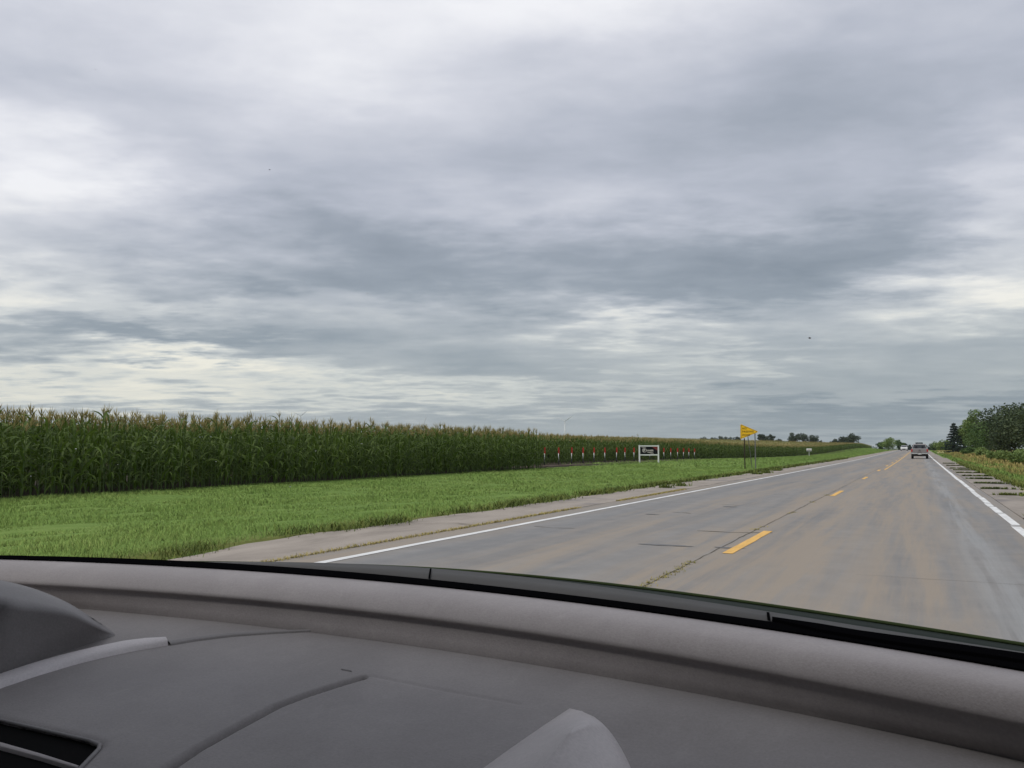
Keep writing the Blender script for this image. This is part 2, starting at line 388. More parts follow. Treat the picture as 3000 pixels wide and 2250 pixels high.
ground = obj('ground', mesh_np('ground', np.stack([GX, GY, GZ], -1).reshape(-1, 3), quads, M['ground'], None, True))
tag(ground, kind='structure')

ys_road = axis_lines([(-40, 60, 2), (60, 360, 5), (360, 620, 10)])
def strip(xl, xr, ys, dz, mat, name, parent=None, jitter=0.0, ncol=2, thick=.0):
    """a sheet that follows the road; xl and xr may be functions of y"""
    rows = []
    for y in ys:
        a = xl(y) if callable(xl) else xl; b = xr(y) if callable(xr) else xr
        if jitter: a += random.uniform(-jitter, jitter); b += random.uniform(-jitter, jitter)
        z = float(zr(y))+dz
        r = [(a+(b-a)*k/(ncol-1), y, z) for k in range(ncol)]
        if thick: r = [(r[0][0]-.02, y, z-thick)]+r+[(r[-1][0]+.02, y, z-thick)]
        rows.append(r)
    mb = MB().grid(rows); o = mb.build(name, mat, parent); return o
road = tag(strip(-6.5, 1.62, ys_road, 0.0, M['road'], 'road', ncol=9, thick=.1), kind='structure')

# left shoulder, its grass edge read off the photograph and carried on along the road
LE_Y = [-40, 5, 7.1, 7.8, 8.8, 10.4, 11.3, 12.2, 13.6, 15.4, 18.6, 31.4, 38.8, 52.5, 80, 150, 620]
LE_X = [-7.2, -7.45, -7.66, -7.91, -8.11, -8.11, -8.0, -8.05, -8.09, -7.99, -7.98, -7.96, -7.8, -7.8, -7.75, -7.8, -7.9]
def left_edge(y): return float(np.interp(y, LE_Y, LE_X))+.06*math.sin(y*1.7)+.05*math.sin(y*4.1+1)
ysl = axis_lines([(-40, 4, 2), (4, 40, .4), (40, 120, 2), (120, 620, 8)])
shl = strip(left_edge, -6.52, ysl, -.012, M['shoulder'], 'shoulder', None, .02, 6, .12); tag(shl, kind='structure')
# right shoulder: one slab between each pair of weed-filled joints
JOINTS = [-6, 3.5, 10.5, 18.0, 26.6, 30.4, 35.0, 40.0, 44.0, 49.5, 55.3, 59.9, 69.0, 78.2, 90, 104, 118]
shr = tag(strip(1.64, 2.72, ys_road, -.045, M['slab'], 'shoulder', None, .0, 3, .1), kind='structure')
for a, b in zip(JOINTS[:-1], JOINTS[1:]):
    e0, e1 = 2.86+random.uniform(-.14, .12), 2.86+random.uniform(-.14, .12)
    ys = np.linspace(a+.07, b-.07, 9)
    strip(1.66, lambda y: e0+(e1-e0)*(y-a)/(b-a)+.03*math.sin(y*5), ys, -.008, M['slab'], 'slab', shr, .008, 3, .05)

# ---- painted lines and cracks, parts of the road
def line(xc, w, y0, y1, name, mat, dz=.005, dy=3.0, jit=.006):
    n = max(2, int((y1-y0)/dy)+1); ys = np.linspace(y0, y1, n)
    return strip(lambda y: xc-w/2, lambda y: xc+w/2, ys, dz, mat, name, road, jit)
line(X_LL, .125, -30, 420, 'edge_line', M['white_paint'], dy=1.2)
cuts = [-30, 15.9, 16.1, 19.0, 21.0, 22.3, 23.6, 25.0, 26.6, 28.3, 31, 34, 38, 44, 52, 62, 420]
for i in range(len(cuts)-1):
    line(X_RL+random.uniform(-.015, .015), .13, cuts[i]+.06*(i > 0), cuts[i+1]-.05, 'edge_line', M['white_paint'], dy=1.5)
for y0 in np.arange(10.35-13.6*2, 330, 13.6):
    line(X_C, .125, y0, y0+3.05, 'centre_dash', M['yellow_paint'], dy=.5)
line(X_C+.25, .09, 54, 420, 'no_passing_line', M['yellow_paint'], dy=1.5, jit=.012)
def crack(pts, w, name='crack', dz=.004):
    L = []; R_ = []
    fine = []
    for (a, b) in zip(pts[:-1], pts[1:]):
        k = max(2, int(math.hypot(b[0]-a[0], b[1]-a[1])/.25))
        for i in range(k): fine.append((a[0]+(b[0]-a[0])*i/k+random.gauss(0, .007), a[1]+(b[1]-a[1])*i/k+random.gauss(0, .007)))
    fine.append(pts[-1]); rows = []
    for i, p in enumerate(fine):
        q = fine[min(i+1, len(fine)-1)]; o = fine[max(i-1, 0)]; t = Vector((q[0]-o[0], q[1]-o[1])).normalized(); ww = w*random.uniform(.35, 1.0)/2
        z = float(zr(p[1]))+dz
        rows.append([(p[0]-t.y*ww, p[1]+t.x*ww, z), (p[0]+t.y*ww, p[1]-t.x*ww, z)])
    return MB().grid(rows).build(name, M['crack'], road)
crack([(-2.29, 3), (-2.30, 14), (-2.27, 30), (-2.30, 55), (-2.28, 90)], .016)
for y0, x0, x1, w in ((13.0, -3.1, -2.0, .05), (16.5, -4.4, -4.0, .04), (19.2, -4.0, -3.6, .04), (9.2, -.6, 1.3, .012), (12.6, -5.6, -4.9, .03), (24, -3.6, -3.1, .05), (29, -1.9, 1.3, .02), (36, -5.8, -4.2, .03)):
    crack([(x0, y0), ((x0+x1)/2, y0+random.uniform(-.12, .12)), (x1, y0+random.uniform(-.2, .2))], w)
for (x0, y0, L_, w_) in ((-3.0, 10.9, .8, .09), (-2.2, 10.95, .45, .07), (-4.6, 15.8, .3, .07), (-3.7, 18.6, .35, .08)):
    n_ = 14; rr = random.Random(int(x0*100)); V_ = [(x0+L_*.5*math.cos(2*math.pi*k_/n_)*rr.uniform(.7, 1.1), y0+w_*math.sin(2*math.pi*k_/n_)*rr.uniform(.5, 1.1), .0038) for k_ in range(n_)]
    MB().add(V_, [tuple(range(n_))]).build('tar_patch', M['tar'], road)
crack([(-6.51, 3), (-6.51, 20), (-6.51, 60)], .05)
crack([(-8.05, 11.4), (-7.5, 12.3), (-7.0, 12.6), (-6.6, 12.4)], .05)

# ------------------------------------------------------------------ grass and weeds
def blades(pos, hgt, wid, lean=.5, segs=2, rng=RNG):
    """n curved blades as triangles: returns V, F"""
    n = len(pos); a = rng.uniform(0, 2*np.pi, n); d = np.stack([np.cos(a), np.sin(a), 0*a], -1); s = np.stack([-np.sin(a), np.cos(a), 0*a], -1)
    ln = rng.uniform(.1, lean, n)[:, None]*hgt[:, None]; h = hgt[:, None]*np.array([[0, 0, 1.0]])
    w = (wid/2)[:, None]*s
    v0 = pos-w; v1 = pos+w; m = pos+h*.6+d*ln*.35; v2 = m+w*.75; v3 = m-w*.75; v4 = pos+h+d*ln
    V = np.stack([v0, v1, v2, v3, v4], 1).reshape(-1, 3); b = np.arange(n)[:, None]*5
    F = np.concatenate([b+[[0, 1, 2]], b+[[0, 2, 3]], b+[[3, 2, 4]]], 1).reshape(-1, 3)
    return V, F
def scatter_field(n, x0f, x1f, y0, y1, power, rng=RNG):
    """points thinning out with distance from the car"""
    u = rng.random(n); p = 1-power
    y = (y0**p+u*(y1**p-y0**p))**(1/p)
    x = x0f(y)+rng.random(n)*(x1f(y)-x0f(y)); return x, y
vedge = np.vectorize(left_edge)
def grass_patch(n, xa, xb, y0, y1, power, hmin, hmax, w0, wk, mat, name, label, lean=.6, clump=0.0):
    x, y = scatter_field(n, xa, xb, y0, y1, power)
    if clump:
        k = RNG.random(n)*0+np.sin(x*2.1+np.sin(y*.9)*2)*np.sin(y*1.3+x*.4); keep = RNG.random(n) < .45+.55*k; x, y = x[keep], y[keep]
    dist = np.hypot(x, y); hs = RNG.uniform(hmin, hmax, len(x))*(1+.45*np.sin(x*1.1+y*.31)*np.sin(y*.53)+.3*np.sin(x*3.1+y*1.7)*np.sin(y*2.3-x))
    V, F = blades(np.stack([x, y, zg(x, y)-.01], -1), hs, np.maximum(w0, wk*dist), lean)
    return tag(obj(name, mesh_np(name, V, F, mat)), label, 'grass', None, 'stuff')
grass_patch(245000, lambda y: -20.4+0*y, lambda y: vedge(y)-.05, 3, 60, 1.15, .02, .085, .005, .00068, M['grass'], 'grass', 'bright green mown grass verge between cornfield and road', 1.5)
grass_patch(40000, lambda y: -24.0+0*y, lambda y: vedge(y)-.05, 58, 420, 1.1, .04, .12, .02, .0007, M['grass'], 'grass', 'distant green grass verge rising beside the far road', 1.5)
grass_patch(26000, lambda y: 2.95+0*y, lambda y: 6.0+0*y, 18, 260, 1.15, .06, .2, .008, .0008, M['grass'], 'grass', 'green grass strip along the slab shoulder', .8)
grass_patch(56000, lambda y: 4.0+0*y, lambda y: 12.0+0*y, 22, 260, 1.15, .10, .30, .008, .0008, M['dry_grass'], 'grass', 'golden dry grass below the roadside trees', .8, .5)
# taller weeds crowding the edge of the pavement
def weed_line(pts, n, hmin, hmax, spread, name, label, mat, wk=.0009):
    i = RNG.integers(0, len(pts), n); P = np.array(pts)[i]+RNG.normal(0, spread, (n, 2))
    x, y = P[:, 0], P[:, 1]
    V, F = blades(np.stack([x, y, zr(y)-.015+0*x], -1), RNG.uniform(hmin, hmax, n), np.maximum(.01, wk*np.hypot(x, y)), 2.2)
    return tag(obj(name, mesh_np(name, V, F, mat)), label, 'weeds', None, 'stuff')
ep = []
for y in axis_lines([(6, 30, .35), (30, 110, .8)]):
    k = .5+.5*math.sin(y*1.9)*math.sin(y*.77+1)+random.uniform(-.2, .5)
    if k > .55: ep += [(left_edge(y)-.14-.1*random.random(), y)]*int(1+6*k)
weed_line(ep, 11000, .03, .17, .15, 'weeds', 'dark ragged weeds along the pale shoulder below the cornfield', M['weed'])
sp_ = [(-6.51, y) for y in np.arange(5, 26, .15) if y < 13 or math.sin(y*1.3)+math.sin(y*.6) > -.7]
weed_line(sp_, 5000, .02, .06, .035, 'weeds', 'low yellow-green weeds in the seam between road and shoulder', M['dry_grass'])
weed_line([(-2.29+random.gauss(0, .02), y) for y in list(np.arange(7.0, 9.6, .2))+[13.6, 14.1, 17.2, 17.5, 21, 24.3]], 700, .01, .045, .03, 'weeds', 'tiny weeds in the crack beside the yellow centre dashes', M['dry_grass'])
for j in JOINTS[3:14]:
    pts = [(1.72+1.1*random.random(), j+random.gauss(0, .02)) for _ in range(26)]
    weed_line(pts, 420, .015, .10, .022, 'weeds', None, M['weed'])['label'] = 'row of weeds in the shoulder joint %s' % {18.0: 'closest to the car', 26.6: 'second from the car', 30.4: 'third from the car', 35.0: 'fourth from the car', 40.0: 'fifth from the car', 44.0: 'sixth from the car', 49.5: 'seventh from the car', 55.3: 'eighth from the car', 59.9: 'ninth from the car', 69.0: 'tenth from the car', 78.2: 'farthest from the car'}[j]
weed_line([(2.9+.25*random.random(), y) for y in np.arange(18, 80, .5)], 3500, .06, .24, .08, 'weeds', 'weeds fringing the outer edge of the slab shoulder', M['weed'])
weed_line([(-7.0-.5*random.random(), y) for y in (43, 45, 46.5, 50, 51)]+[(-7.4, 27), (-7.3, 28.5)], 900, .03, .16, .12, 'weeds', 'scattered tufts on the pale shoulder near the yellow sign', M['weed'])

# ------------------------------------------------------------------ corn
def leaf_mesh(L, w, a0, a1, seg=6, twist=.5, fold=.35):
    """one arching strap leaf, base at the origin, growing along +x; three vertices across so the midrib is creased"""
    V = []; p = np.array([0., 0., 0.]); ds = L/seg
    for i in range(seg+1):
        s = i/seg; a = a0+(a1-a0)*s**1.3
        ww = w*min(1, .45+1.4*s)*(1-s**2.4)+.002; tw = twist*s
        cy, cz = math.cos(tw)*ww, math.sin(tw)*ww
        V += [p+[0, cy, cz+fold*ww*.5], p+[0, 0, -fold*ww*.5], p+[0, -cy, -cz+fold*ww*.5]]
        p = p+np.array([math.cos(a), 0, math.sin(a)])*ds
    F = []
    for i in range(seg):
        for k in (0, 1):
            b = i*3+k; F += [(b, b+1, b+4), (b, b+4, b+3)]
    return np.array(V), np.array(F)
LEAVES = [leaf_mesh(.78, .042, rad(68), rad(-62), 6, .5), leaf_mesh(.88, .046, rad(62), rad(-78), 6, -.6), leaf_mesh(.7, .040, rad(74), rad(-30), 6, .8),
          leaf_mesh(.62, .036, rad(80), rad(20), 6, -.5), leaf_mesh(.9, .044, rad(55), rad(-88), 6, .3)]
LEAVES_LO = [leaf_mesh(.8, .052, rad(68), rad(-65), 3, .5), leaf_mesh(.72, .05, rad(76), rad(-20), 3, -.6)]
def tassel_geo(n=7, h=.3, w=.010, rng=None):
    V = []; F = []
    for k in range(n):
        a = 2*math.pi*k/n+.4*k; t = 0 if k == 0 else rad(18+22*((k*37) % 5)/5); L = h*(1.0 if k == 0 else .7)
        z0 = 0 if k == 0 else .03*(k % 3)
        d = np.array([math.sin(t)*math.cos(a), math.sin(t)*math.sin(a), math.cos(t)]); s = np.array([-math.sin(a), math.cos(a), 0]); q = np.cross(d, s)
        p0 = np.array([0, 0, z0]); p1 = p0+d*L; b = len(V)
        V += [p0+s*w*.6, p0-s*w*.3+q*w*.5, p0-s*w*.3-q*w*.5, p0+d*L*.5+s*w, p0+d*L*.5-s*w*.5+q*w*.8, p0+d*L*.5-s*w*.5-q*w*.8, p1]
        for i in range(3):
            j = (i+1) % 3; F += [(b+i, b+j, b+3+j), (b+i, b+3+j, b+3+i), (b+3+i, b+3+j, b+6)]
    return np.array(V), np.array(F)
def stalk_geo(h, r=.013, n=5):
    V = []; F = []
    for z, rr in ((-.05, r*1.2), (h*.5, r), (h, r*.45)):
        for k in range(n): V.append((rr*math.cos(2*math.pi*k/n), rr*math.sin(2*math.pi*k/n), z))
    for i in range(2):
        for k in range(n):
            a, b = i*n+k, i*n+(k+1) % n; F += [(a, b, b+n), (a, b+n, a+n)]
    return np.array(V, float), np.array(F)
def plant_spec(seed, nleaf=10):
    r = random.Random(seed); h = 1.98+r.uniform(-.12, .12); ph = r.uniform(0, 2*math.pi); L = []
    for i in range(nleaf):
        t = i/(nleaf-1); z = .10+t*(h-.38); a = ph+math.pi*i+r.uniform(-.5, .5)
        k = r.choice((0, 1, 4)) if t < .72 else r.choice((2, 3, 0, 1)); L.append((k, z, a, r.uniform(.8, 1.12)*(1.0 if .2 < t < .8 else .8), r.uniform(-.15, .15)))
    return h, L
def plant_np(seed, lo=False, nleaf=10):
    h, L = plant_spec(seed, nleaf); Vs = []; Fs = []; Ms = []; off = 0
    def put(V, F, mi):
        nonlocal off
        Vs.append(V); Fs.append(F+off); Ms.append(np.full(len(F), mi)); off += len(V)
    for k, z, a, s, tl in L:
        V, F = (LEAVES_LO[k % 2] if lo else LEAVES[k]); c, sn = math.cos(a), math.sin(a); V = V*s
        put(np.stack([V[:, 0]*c-V[:, 1]*sn, V[:, 0]*sn+V[:, 1]*c, V[:, 2]+z], -1), F, 0)
    put(*stalk_geo(h, .013, 3 if lo else 5), 1)
    V, F = tassel_geo(5 if lo else 7, .34, .017 if lo else .011); put(V+[0, 0, h-.04], F, 2)
    return np.concatenate(Vs), np.concatenate(Fs), np.concatenate(Ms)
def replicate(protos, pos, rot, scl):
    which = RNG.integers(0, len(protos), len(pos)); Vs = []; Fs = []; Ms = []; off = 0
    for k, (V, F, mi) in enumerate(protos):
        sel = which == k; n = int(sel.sum())
        if not n: continue
        c, s = np.cos(rot[sel])[:, None], np.sin(rot[sel])[:, None]; q = scl[sel][:, None]
        X = (V[None, :, 0]*c-V[None, :, 1]*s)*q+pos[sel][:, 0:1]; Y = (V[None, :, 0]*s+V[None, :, 1]*c)*q+pos[sel][:, 1:2]; Z = V[None, :, 2]*q+pos[sel][:, 2:3]
        Vs.append(np.stack([X, Y, Z], -1).reshape(-1, 3)); Fs.append((F[None]+(np.arange(n)*len(V))[:, None, None]).reshape(-1, 3)+off); Ms.append(np.tile(mi, n)); off += n*len(V)
    return np.concatenate(Vs), np.concatenate(Fs), np.concatenate(Ms)
X1, X2, YC = -20.15, -24.1, 46.3            # near block's first row, far block's first row, where the near block ends
leaf_m = [mesh_np('leaf', V, F, M['corn_leaf'], None, True) for V, F in LEAVES]
stalk_m = mesh_np('stalk', *stalk_geo(1.98), M['corn_stalk'], None, True)
tas_m = [mesh_np('tassel', *tassel_geo(n, h), M['tassel']) for n, h in ((6, .30), (5, .36), (7, .27))]
def corn_plant(x, y, seed, label, group):
    h, L = plant_spec(seed, 9); r = random.Random(seed+5); s = r.uniform(.9, 1.09)+.035*math.sin(y*.9)+.03*math.sin(y*.23+2)
    e = empty('corn_plant', (x, y, float(zg(x, y)))); e.scale = (s, s, s); e.rotation_euler = (r.gauss(0, .03), r.gauss(0, .03), 0)
    tag(e, label, 'corn', group)
    st = obj('stalk', stalk_m, e); st.scale = (1, 1, h/1.98)
    t = obj('tassel', r.choice(tas_m), e, (0, 0, h-.04)); t.rotation_euler = (r.gauss(0, .1), r.gauss(0, .1), r.uniform(0, 6))
    for k, z, a, q, tl in L:
        lf = obj('leaf', leaf_m[k], e, (0, 0, z)); lf.rotation_euler = (0, tl, a); lf.scale = (q, q, q)
    return e
used = 0
for i in range(200):
    y = 11.2+i*(YC-11.2)/199+random.gauss(0, .03)
    corn_plant(X1+random.gauss(0, .05), y, 1000+i, 'tall tasselled corn plant in the front row of the nearer cornfield block', 'corn plants in the front row of the nearer block')
for i in range(100):
    y = 53.5+i*.30+random.gauss(0, .04)
    corn_plant(X2+random.gauss(0, .05), y, 3000+i, 'corn plant in the front row behind the red plot markers', 'corn plants in the front row behind the markers')
protos = [plant_np(50+i, False, 9) for i in range(6)]; lows = [plant_np(80+i, True, 7) for i in range(6)]
P = []
for r in range(1, 8):
    yy = np.arange(6, YC if X1-.76*r > X2+.3 else YC+7.5, .19); P.append(np.stack([np.full(len(yy), X1-.76*r), yy], -1))
P.append(np.stack([np.full(30, X1), np.linspace(6, 11, 30)], -1))
P = np.concatenate(P)+RNG.normal(0, .05, (sum(map(len, P)), 2))
PP = np.column_stack([P, zg(P[:, 0], P[:, 1])])
corn_mats = [M['corn_leaf'], M['corn_stalk'], M['tassel']]
V, F, mi = replicate(protos, PP, RNG.uniform(0, 6.28, len(PP)), RNG.uniform(.9, 1.08, len(PP)))
tag(obj('corn_rows', mesh_np('corn_rows', V, F, corn_mats, mi)), 'dense green corn standing behind the front row of the nearer block', 'corn', None, 'stuff')
P = []
for r in range(0, 4):
    y0 = 83.5 if r == 0 else 53.6
    step = .25 if r < 2 else .38
    yy = np.concatenate([np.arange(y0, 200, step), np.arange(200, 520, step*1.6)]); P.append(np.stack([np.full(len(yy), X2-.76*r), yy], -1))
P = np.concatenate(P); P = P+RNG.normal(0, .06, P.shape)
PP = np.column_stack([P, zg(P[:, 0], P[:, 1])])
V, F, mi = replicate(lows, PP, RNG.uniform(0, 6.28, len(PP)), RNG.uniform(.9, 1.08, len(PP)))
tag(obj('corn_rows', mesh_np('corn_rows', V, F, corn_mats, mi)), 'long receding wall of corn that climbs the far hill', 'corn', None, 'stuff')
# the field behind, seen over the first rows as a golden sheet of tassels
def top_np(seed):
    r = random.Random(seed); Vs = []; Fs = []; Ms = []; off = 0
    for k in range(2):
        V, F = LEAVES_LO[1]; a = r.uniform(0, 6.28); c, s = math.cos(a), math.sin(a); V = V*.8
        Vs.append(np.stack([V[:, 0]*c-V[:, 1]*s, V[:, 0]*s+V[:, 1]*c, V[:, 2]+1.5+.15*k], -1)); Fs.append(F+off); Ms.append(np.zeros(len(F))); off += len(V)
    V, F = tassel_geo(3, .42, .036); Vs.append(V+[0, 0, 1.9]); Fs.append(F+off); Ms.append(np.full(len(F), 2))
    return np.concatenate(Vs), np.concatenate(Fs), np.concatenate(Ms).astype(int)
n = 13000; u = RNG.random(n); dep = 5+u**1.4*230; y = 44+RNG.random(n)**.8*520; x = X2-dep
k = (x/y > bearing(1450)); x, y = x[k], y[k]
PP = np.column_stack([x, y, zg(x, y)])
V, F, mi = replicate([top_np(i) for i in range(5)], PP, RNG.uniform(0, 6.28, len(PP)), RNG.uniform(.92, 1.08, len(PP)))
fx = axis_lines([(-24-250, -60, 7), (-60, -27, 3)]); fy = axis_lines([(30, 200, 5), (200, 580, 10)])
FX, FY = np.meshgrid(fx, fy); FZ = zg(FX, FY)+1.75+RNG.normal(0, .06, FX.shape); ii = np.arange(FX.size).reshape(FX.shape)
q = np.stack([ii[:-1, :-1], ii[:-1, 1:], ii[1:, 1:], ii[1:, :-1]], -1).reshape(-1, 4); q3 = np.concatenate([q[:, [0, 1, 2]], q[:, [0, 2, 3]]])+len(V)
m, N = new_mat('corn_canopy'); gp = N.n('ShaderNodeNewGeometry').outputs['Position']; cn = N.noise(gp, 1.2, 6, .7); cn2 = N.noise(N.vec('MULTIPLY', gp, (1, .3, 1)), .12, 3, .5)
M['canopy'] = finish(m, N, N.mix(N.remap(cn2, .35, .65), N.ramp(cn, [(.3, (.10, .11, .03)), (.55, (.26, .20, .075)), (.75, (.36, .28, .12))]), N.ramp(cn, [(.3, (.08, .12, .03)), (.6, (.20, .19, .06)), (.8, (.33, .27, .11))])), .9, .1, 0, cn, .8, .2)
V = np.concatenate([V, np.stack([FX, FY, FZ], -1).reshape(-1, 3)]); F = np.concatenate([F, q3]); mi = np.concatenate([mi, np.full(len(q3), 3)])
tag(obj('corn_canopy', mesh_np('corn_canopy', V, F, corn_mats+[M['canopy']], mi)), 'golden tasselled top of the cornfield rolling away to the horizon', 'cornfield', None, 'stuff')
# bare soil strip along the markers
soil = MB().grid([[(x, y, float(zg(x, y))+.03+random.uniform(-.01, .01)) for x in np.linspace(-25.5, -21.8+random.uniform(-.4, .4), 8)] for y in np.arange(47, 102, .8)])
M['soil'] = plain('bare_soil', (.10, .078, .062), .95, .1, 0, .35, 3, .5, 0, .05)
tag(soil.build('soil_strip', M['soil']), kind='structure')

# ------------------------------------------------------------------ plot markers, seed board, road signs
def face_cam(x, y): return math.atan2(x, -y)*-1.0
def row_marker():
    e = empty('plot_marker')
    MB().tube([(0, 0, -.15), (0, 0, .42)], .040, 8).build('sleeve', M['black_plastic'], e, True)
    MB().tube([(0, 0, .38), (0, 0, .84)], .029, 8).build('stake', M['white_post'], e, True)
    pl = MB().prism([(-.092, .80), (.092, .80), (.095, 1.17), (.075, 1.245), (.04, 1.27), (-.04, 1.27), (-.075, 1.245), (-.095, 1.17)], 1, -.035, -.022).build('plaque', M['red_plaque'], e)
    MB().prism([(-.05, .875), (.07, .875), (.07, 1.15), (.035, 1.21), (.0, 1.1)], 1, -.040, -.036).build('print', M['pink_panel'], pl)
    MB().box((-.07, -.040, .825), (.07, -.036, .855)).build('band', M['white_post'], pl)
    return e
MARK_PX = [1595, 1637, 1674, 1708, 1740, 1772, 1806, 1831, 1857, 1903, 1926, 1945, 1965, 1985, 2002, 2018, 2034]
NTH = ['leftmost', 'second', 'third', 'fourth', 'fifth', 'sixth', 'seventh', 'eighth', 'ninth']
proto = None
for i, px in enumerate(MARK_PX):
    b = bearing(px); X = -23.45 if i else -23.6
    e = row_marker() if proto is None else copy_tree(proto)
    proto = proto or e
    yy = X/b; e.location = (X, yy, float(zg(X, yy))+.0); e.rotation_euler = (random.gauss(0, .015), random.gauss(0, .02), face_cam(X, yy)*.9)
    if i == 0: lab = 'red and white plot marker half hidden among corn leaves, leftmost of the row'
    elif i < 9: lab = 'red and white plot marker, %s from the left before the white framed board' % NTH[i]
    elif i < 11: lab = 'plot marker behind the white framed board, %s' % ('nearer its left post' if i == 9 else 'nearer its right post')
    else: lab = 'red and white plot marker to the right of the board, %s' % ['next to the board', 'second after the board', 'third after the board', 'fourth after the board', 'fifth after the board', 'rightmost of the row'][i-11]
    tag(e, lab, 'marker', 'red plot markers along the cornfield')

def seed_board():
    x, y = -20.3, 69.0; e = empty('seed_board', (x, y, float(zg(x, y))), rad(30)); h = .0
    w = .80                                                     # half width between post centres
    for s in (-1, 1): MB().box((s*w-.055, -.055, -.2), (s*w+.055, .055, 1.44), 0, .008).build('post', M['white_post'], e); 
    for s in (-1, 1): MB().box((s*w-.062, -.062, 1.44), (s*w+.062, .062, 1.475), 0, .008).build('post_cap', M['white_post'], e)
    for z in (.605, 1.345): MB().box((-w+.055, -.04, z), (w-.055, .04, z+.095), 0, .006).build('rail', M['white_post'], e)
    bd = MB().box((-w+.057, -.014, .702), (w-.057, .014, 1.343)).build('panel', M['board_black'], e)
    MB().prism([(.25, 1.338), (w-.06, 1.338), (w-.06, 1.02), (w-.16, 1.06), (w-.36, 1.2)], 1, -.0185, -.0165).build('red_corner', M['board_red'], bd)
    ov = [(-.38+.19*math.cos(t), 1.03+.165*math.sin(t)) for t in np.linspace(0, 2*math.pi, 28)[:-1]]
    ring = MB(); n = len(ov); inner = [(-.38+.155*math.cos(t), 1.03+.13*math.sin(t)) for t in np.linspace(0, 2*math.pi, 28)[:-1]]
    ring.add([(a, -.018, b) for a, b in ov]+[(a, -.018, b) for a, b in inner], [(i, (i+1) % n, n+(i+1) % n, n+i) for i in range(n)])
    ring.build('logo_ring', M['letter'], bd)
    def word(t, size, x0, z0, sx=1.0, bold=.004, shear=0):
        o = obj('lettering', text_mesh(t, size, M['letter'], bold, sx, 'LEFT', .001, shear), bd, (x0, -.019, z0)); o.rotation_euler = (rad(90), 0, 0)
    word('P', .30, -.47, .92, 1.0, .012); word('IONEER', .17, -.19, .96, .98, .006)
    def blurred_line(x0, x1, z0, h, seed):                     # small print too fine to read in the photograph
        r = random.Random(seed); x = x0; mb = MB()
        while x < x1:
            w_ = r.uniform(.6, 1.1)*h*.7; mb.box((x, -.0192, z0-(.25*h if r.random() < .15 else 0)), (min(x+w_*.75, x1), -.018, z0+h*r.uniform(.65, 1.0))); x += w_
        mb.build('lettering', M['letter'], bd)
    blurred_line(-.12, .36, .835, .07, 1); blurred_line(.10, .42, .745, .045, 2); blurred_line(-.62, -.26, 1.24, .05, 3)
    tag(e, 'black seed-company board with a red corner in a white post frame', 'sign')
seed_board()

def no_passing_sign():
    Y = 53.0; e = empty('no_passing_sign', (0, Y, 0))
    c = [at_y(2169, 1242, Y), at_y(2223.5, 1265, Y), at_y(2169, 1287, Y)]; c = [(p[0], p[2]) for p in c]
    tri = [Vector(p) for p in c]; ctr = (tri[0]+tri[1]+tri[2])/3
    def rounded(inset, r):
        out = []; n = 3; T = [ctr+(p-ctr)*(1-inset/((p-ctr).length)*1.7) for p in tri]
        for i in range(n):
            a, b, d = T[i-1], T[i], T[(i+1) % n]; u = (a-b).normalized(); v = (d-b).normalized()
            half = u.angle(v)/2; L = r/math.tan(half); cc = b+(u+v).normalized()*(r/math.sin(half)); p0 = b+u*L; p1 = b+v*L
            a0 = math.atan2((p0-cc).y, (p0-cc).x); a1 = math.atan2((p1-cc).y, (p1-cc).x); da = (a1-a0+math.pi) % (2*math.pi)-math.pi
            for k in range(6): w = a0+da*k/5; out.append((cc.x+r*math.cos(w), cc.y+r*math.sin(w)))
        return out
    o0, o1, o2 = rounded(0, .05), rounded(.028, .042), rounded(.052, .034)
    pl = MB().prism(o0, 1, 0, .006).build('plate', M['sign_yellow'], e)
    b = MB(); n = len(o1); b.add([(p[0], -.003, p[1]) for p in o1]+[(p[0], -.003, p[1]) for p in o2], [(i, (i+1) % n, n+(i+1) % n, n+i) for i in range(n)]); b.build('border', M['sign_black'], pl)
    x0 = c[0][0]
    for t, py, sz in (('NO', 1258.0, .165), ('PASSING', 1267.0, .165), ('ZONE', 1277.0, .165)):
        p = at_y(2174.5, py, Y); o = obj('lettering', text_mesh(t, sz, M['sign_black'], .004, .95, 'LEFT', .0015, 0, 1.18), pl, (p[0], -.004, p[2])); o.rotation_euler = (rad(90), 0, 0)
    for px, mt, top in ((2181, 'dark_post', 1284), (2212.4, 'grey_post', 1268)):
        p = at_y(px, 1313, Y)[0]; z0 = float(zg(p, Y)); zt = at_y(px, top, Y)[2]
        MB().box((p-.03, .008, z0-.3), (p+.03, .055, zt), 0, .005).build('post', M[mt], e)
    p1 = at_y(2205, 1372, Y+.9); p0 = at_y(2196.5, 1270, Y+.9); zb = float(zg(p1[0], Y+.9))
    MB().tube([(p1[0], .9, zb-.2), (p0[0], .12, p0[2])], .024, 6).build('brace', M['grey_post'], e)
    tag(e, 'yellow triangular no passing zone pennant on two posts in the grass', 'road sign')
no_passing_sign()

def small_sign():
    b = bearing(2370); X = -21.0; Y = X/b; z = float(zg(X, Y)); e = empty('field_sign', (X, Y, z), rad(10))
    k = Y/139.
    MB().box((-.04, -.03, -.2), (.04, .03, 1.1), 0, .005).build('post', M['white_post'], e)
    pl = MB().box((-.52, -.06, .95), (.52, -.035, 1.6), 0, .01).build('panel', M['white_post'], e)
    MB().box((-.50, -.066, 1.0), (.50, -.062, 1.17)).build('dark_band', M['board_black'], pl)
    MB().prism([(-.4, 1.36), (-.1, 1.42), (.4, 1.34), (.4, 1.3), (-.1, 1.36)], 1, -.066, -.062).build('red_mark', M['red_plaque'], pl)
    tag(e, 'small white sign with red mark and black band on a post by far corn', 'sign')
small_sign()

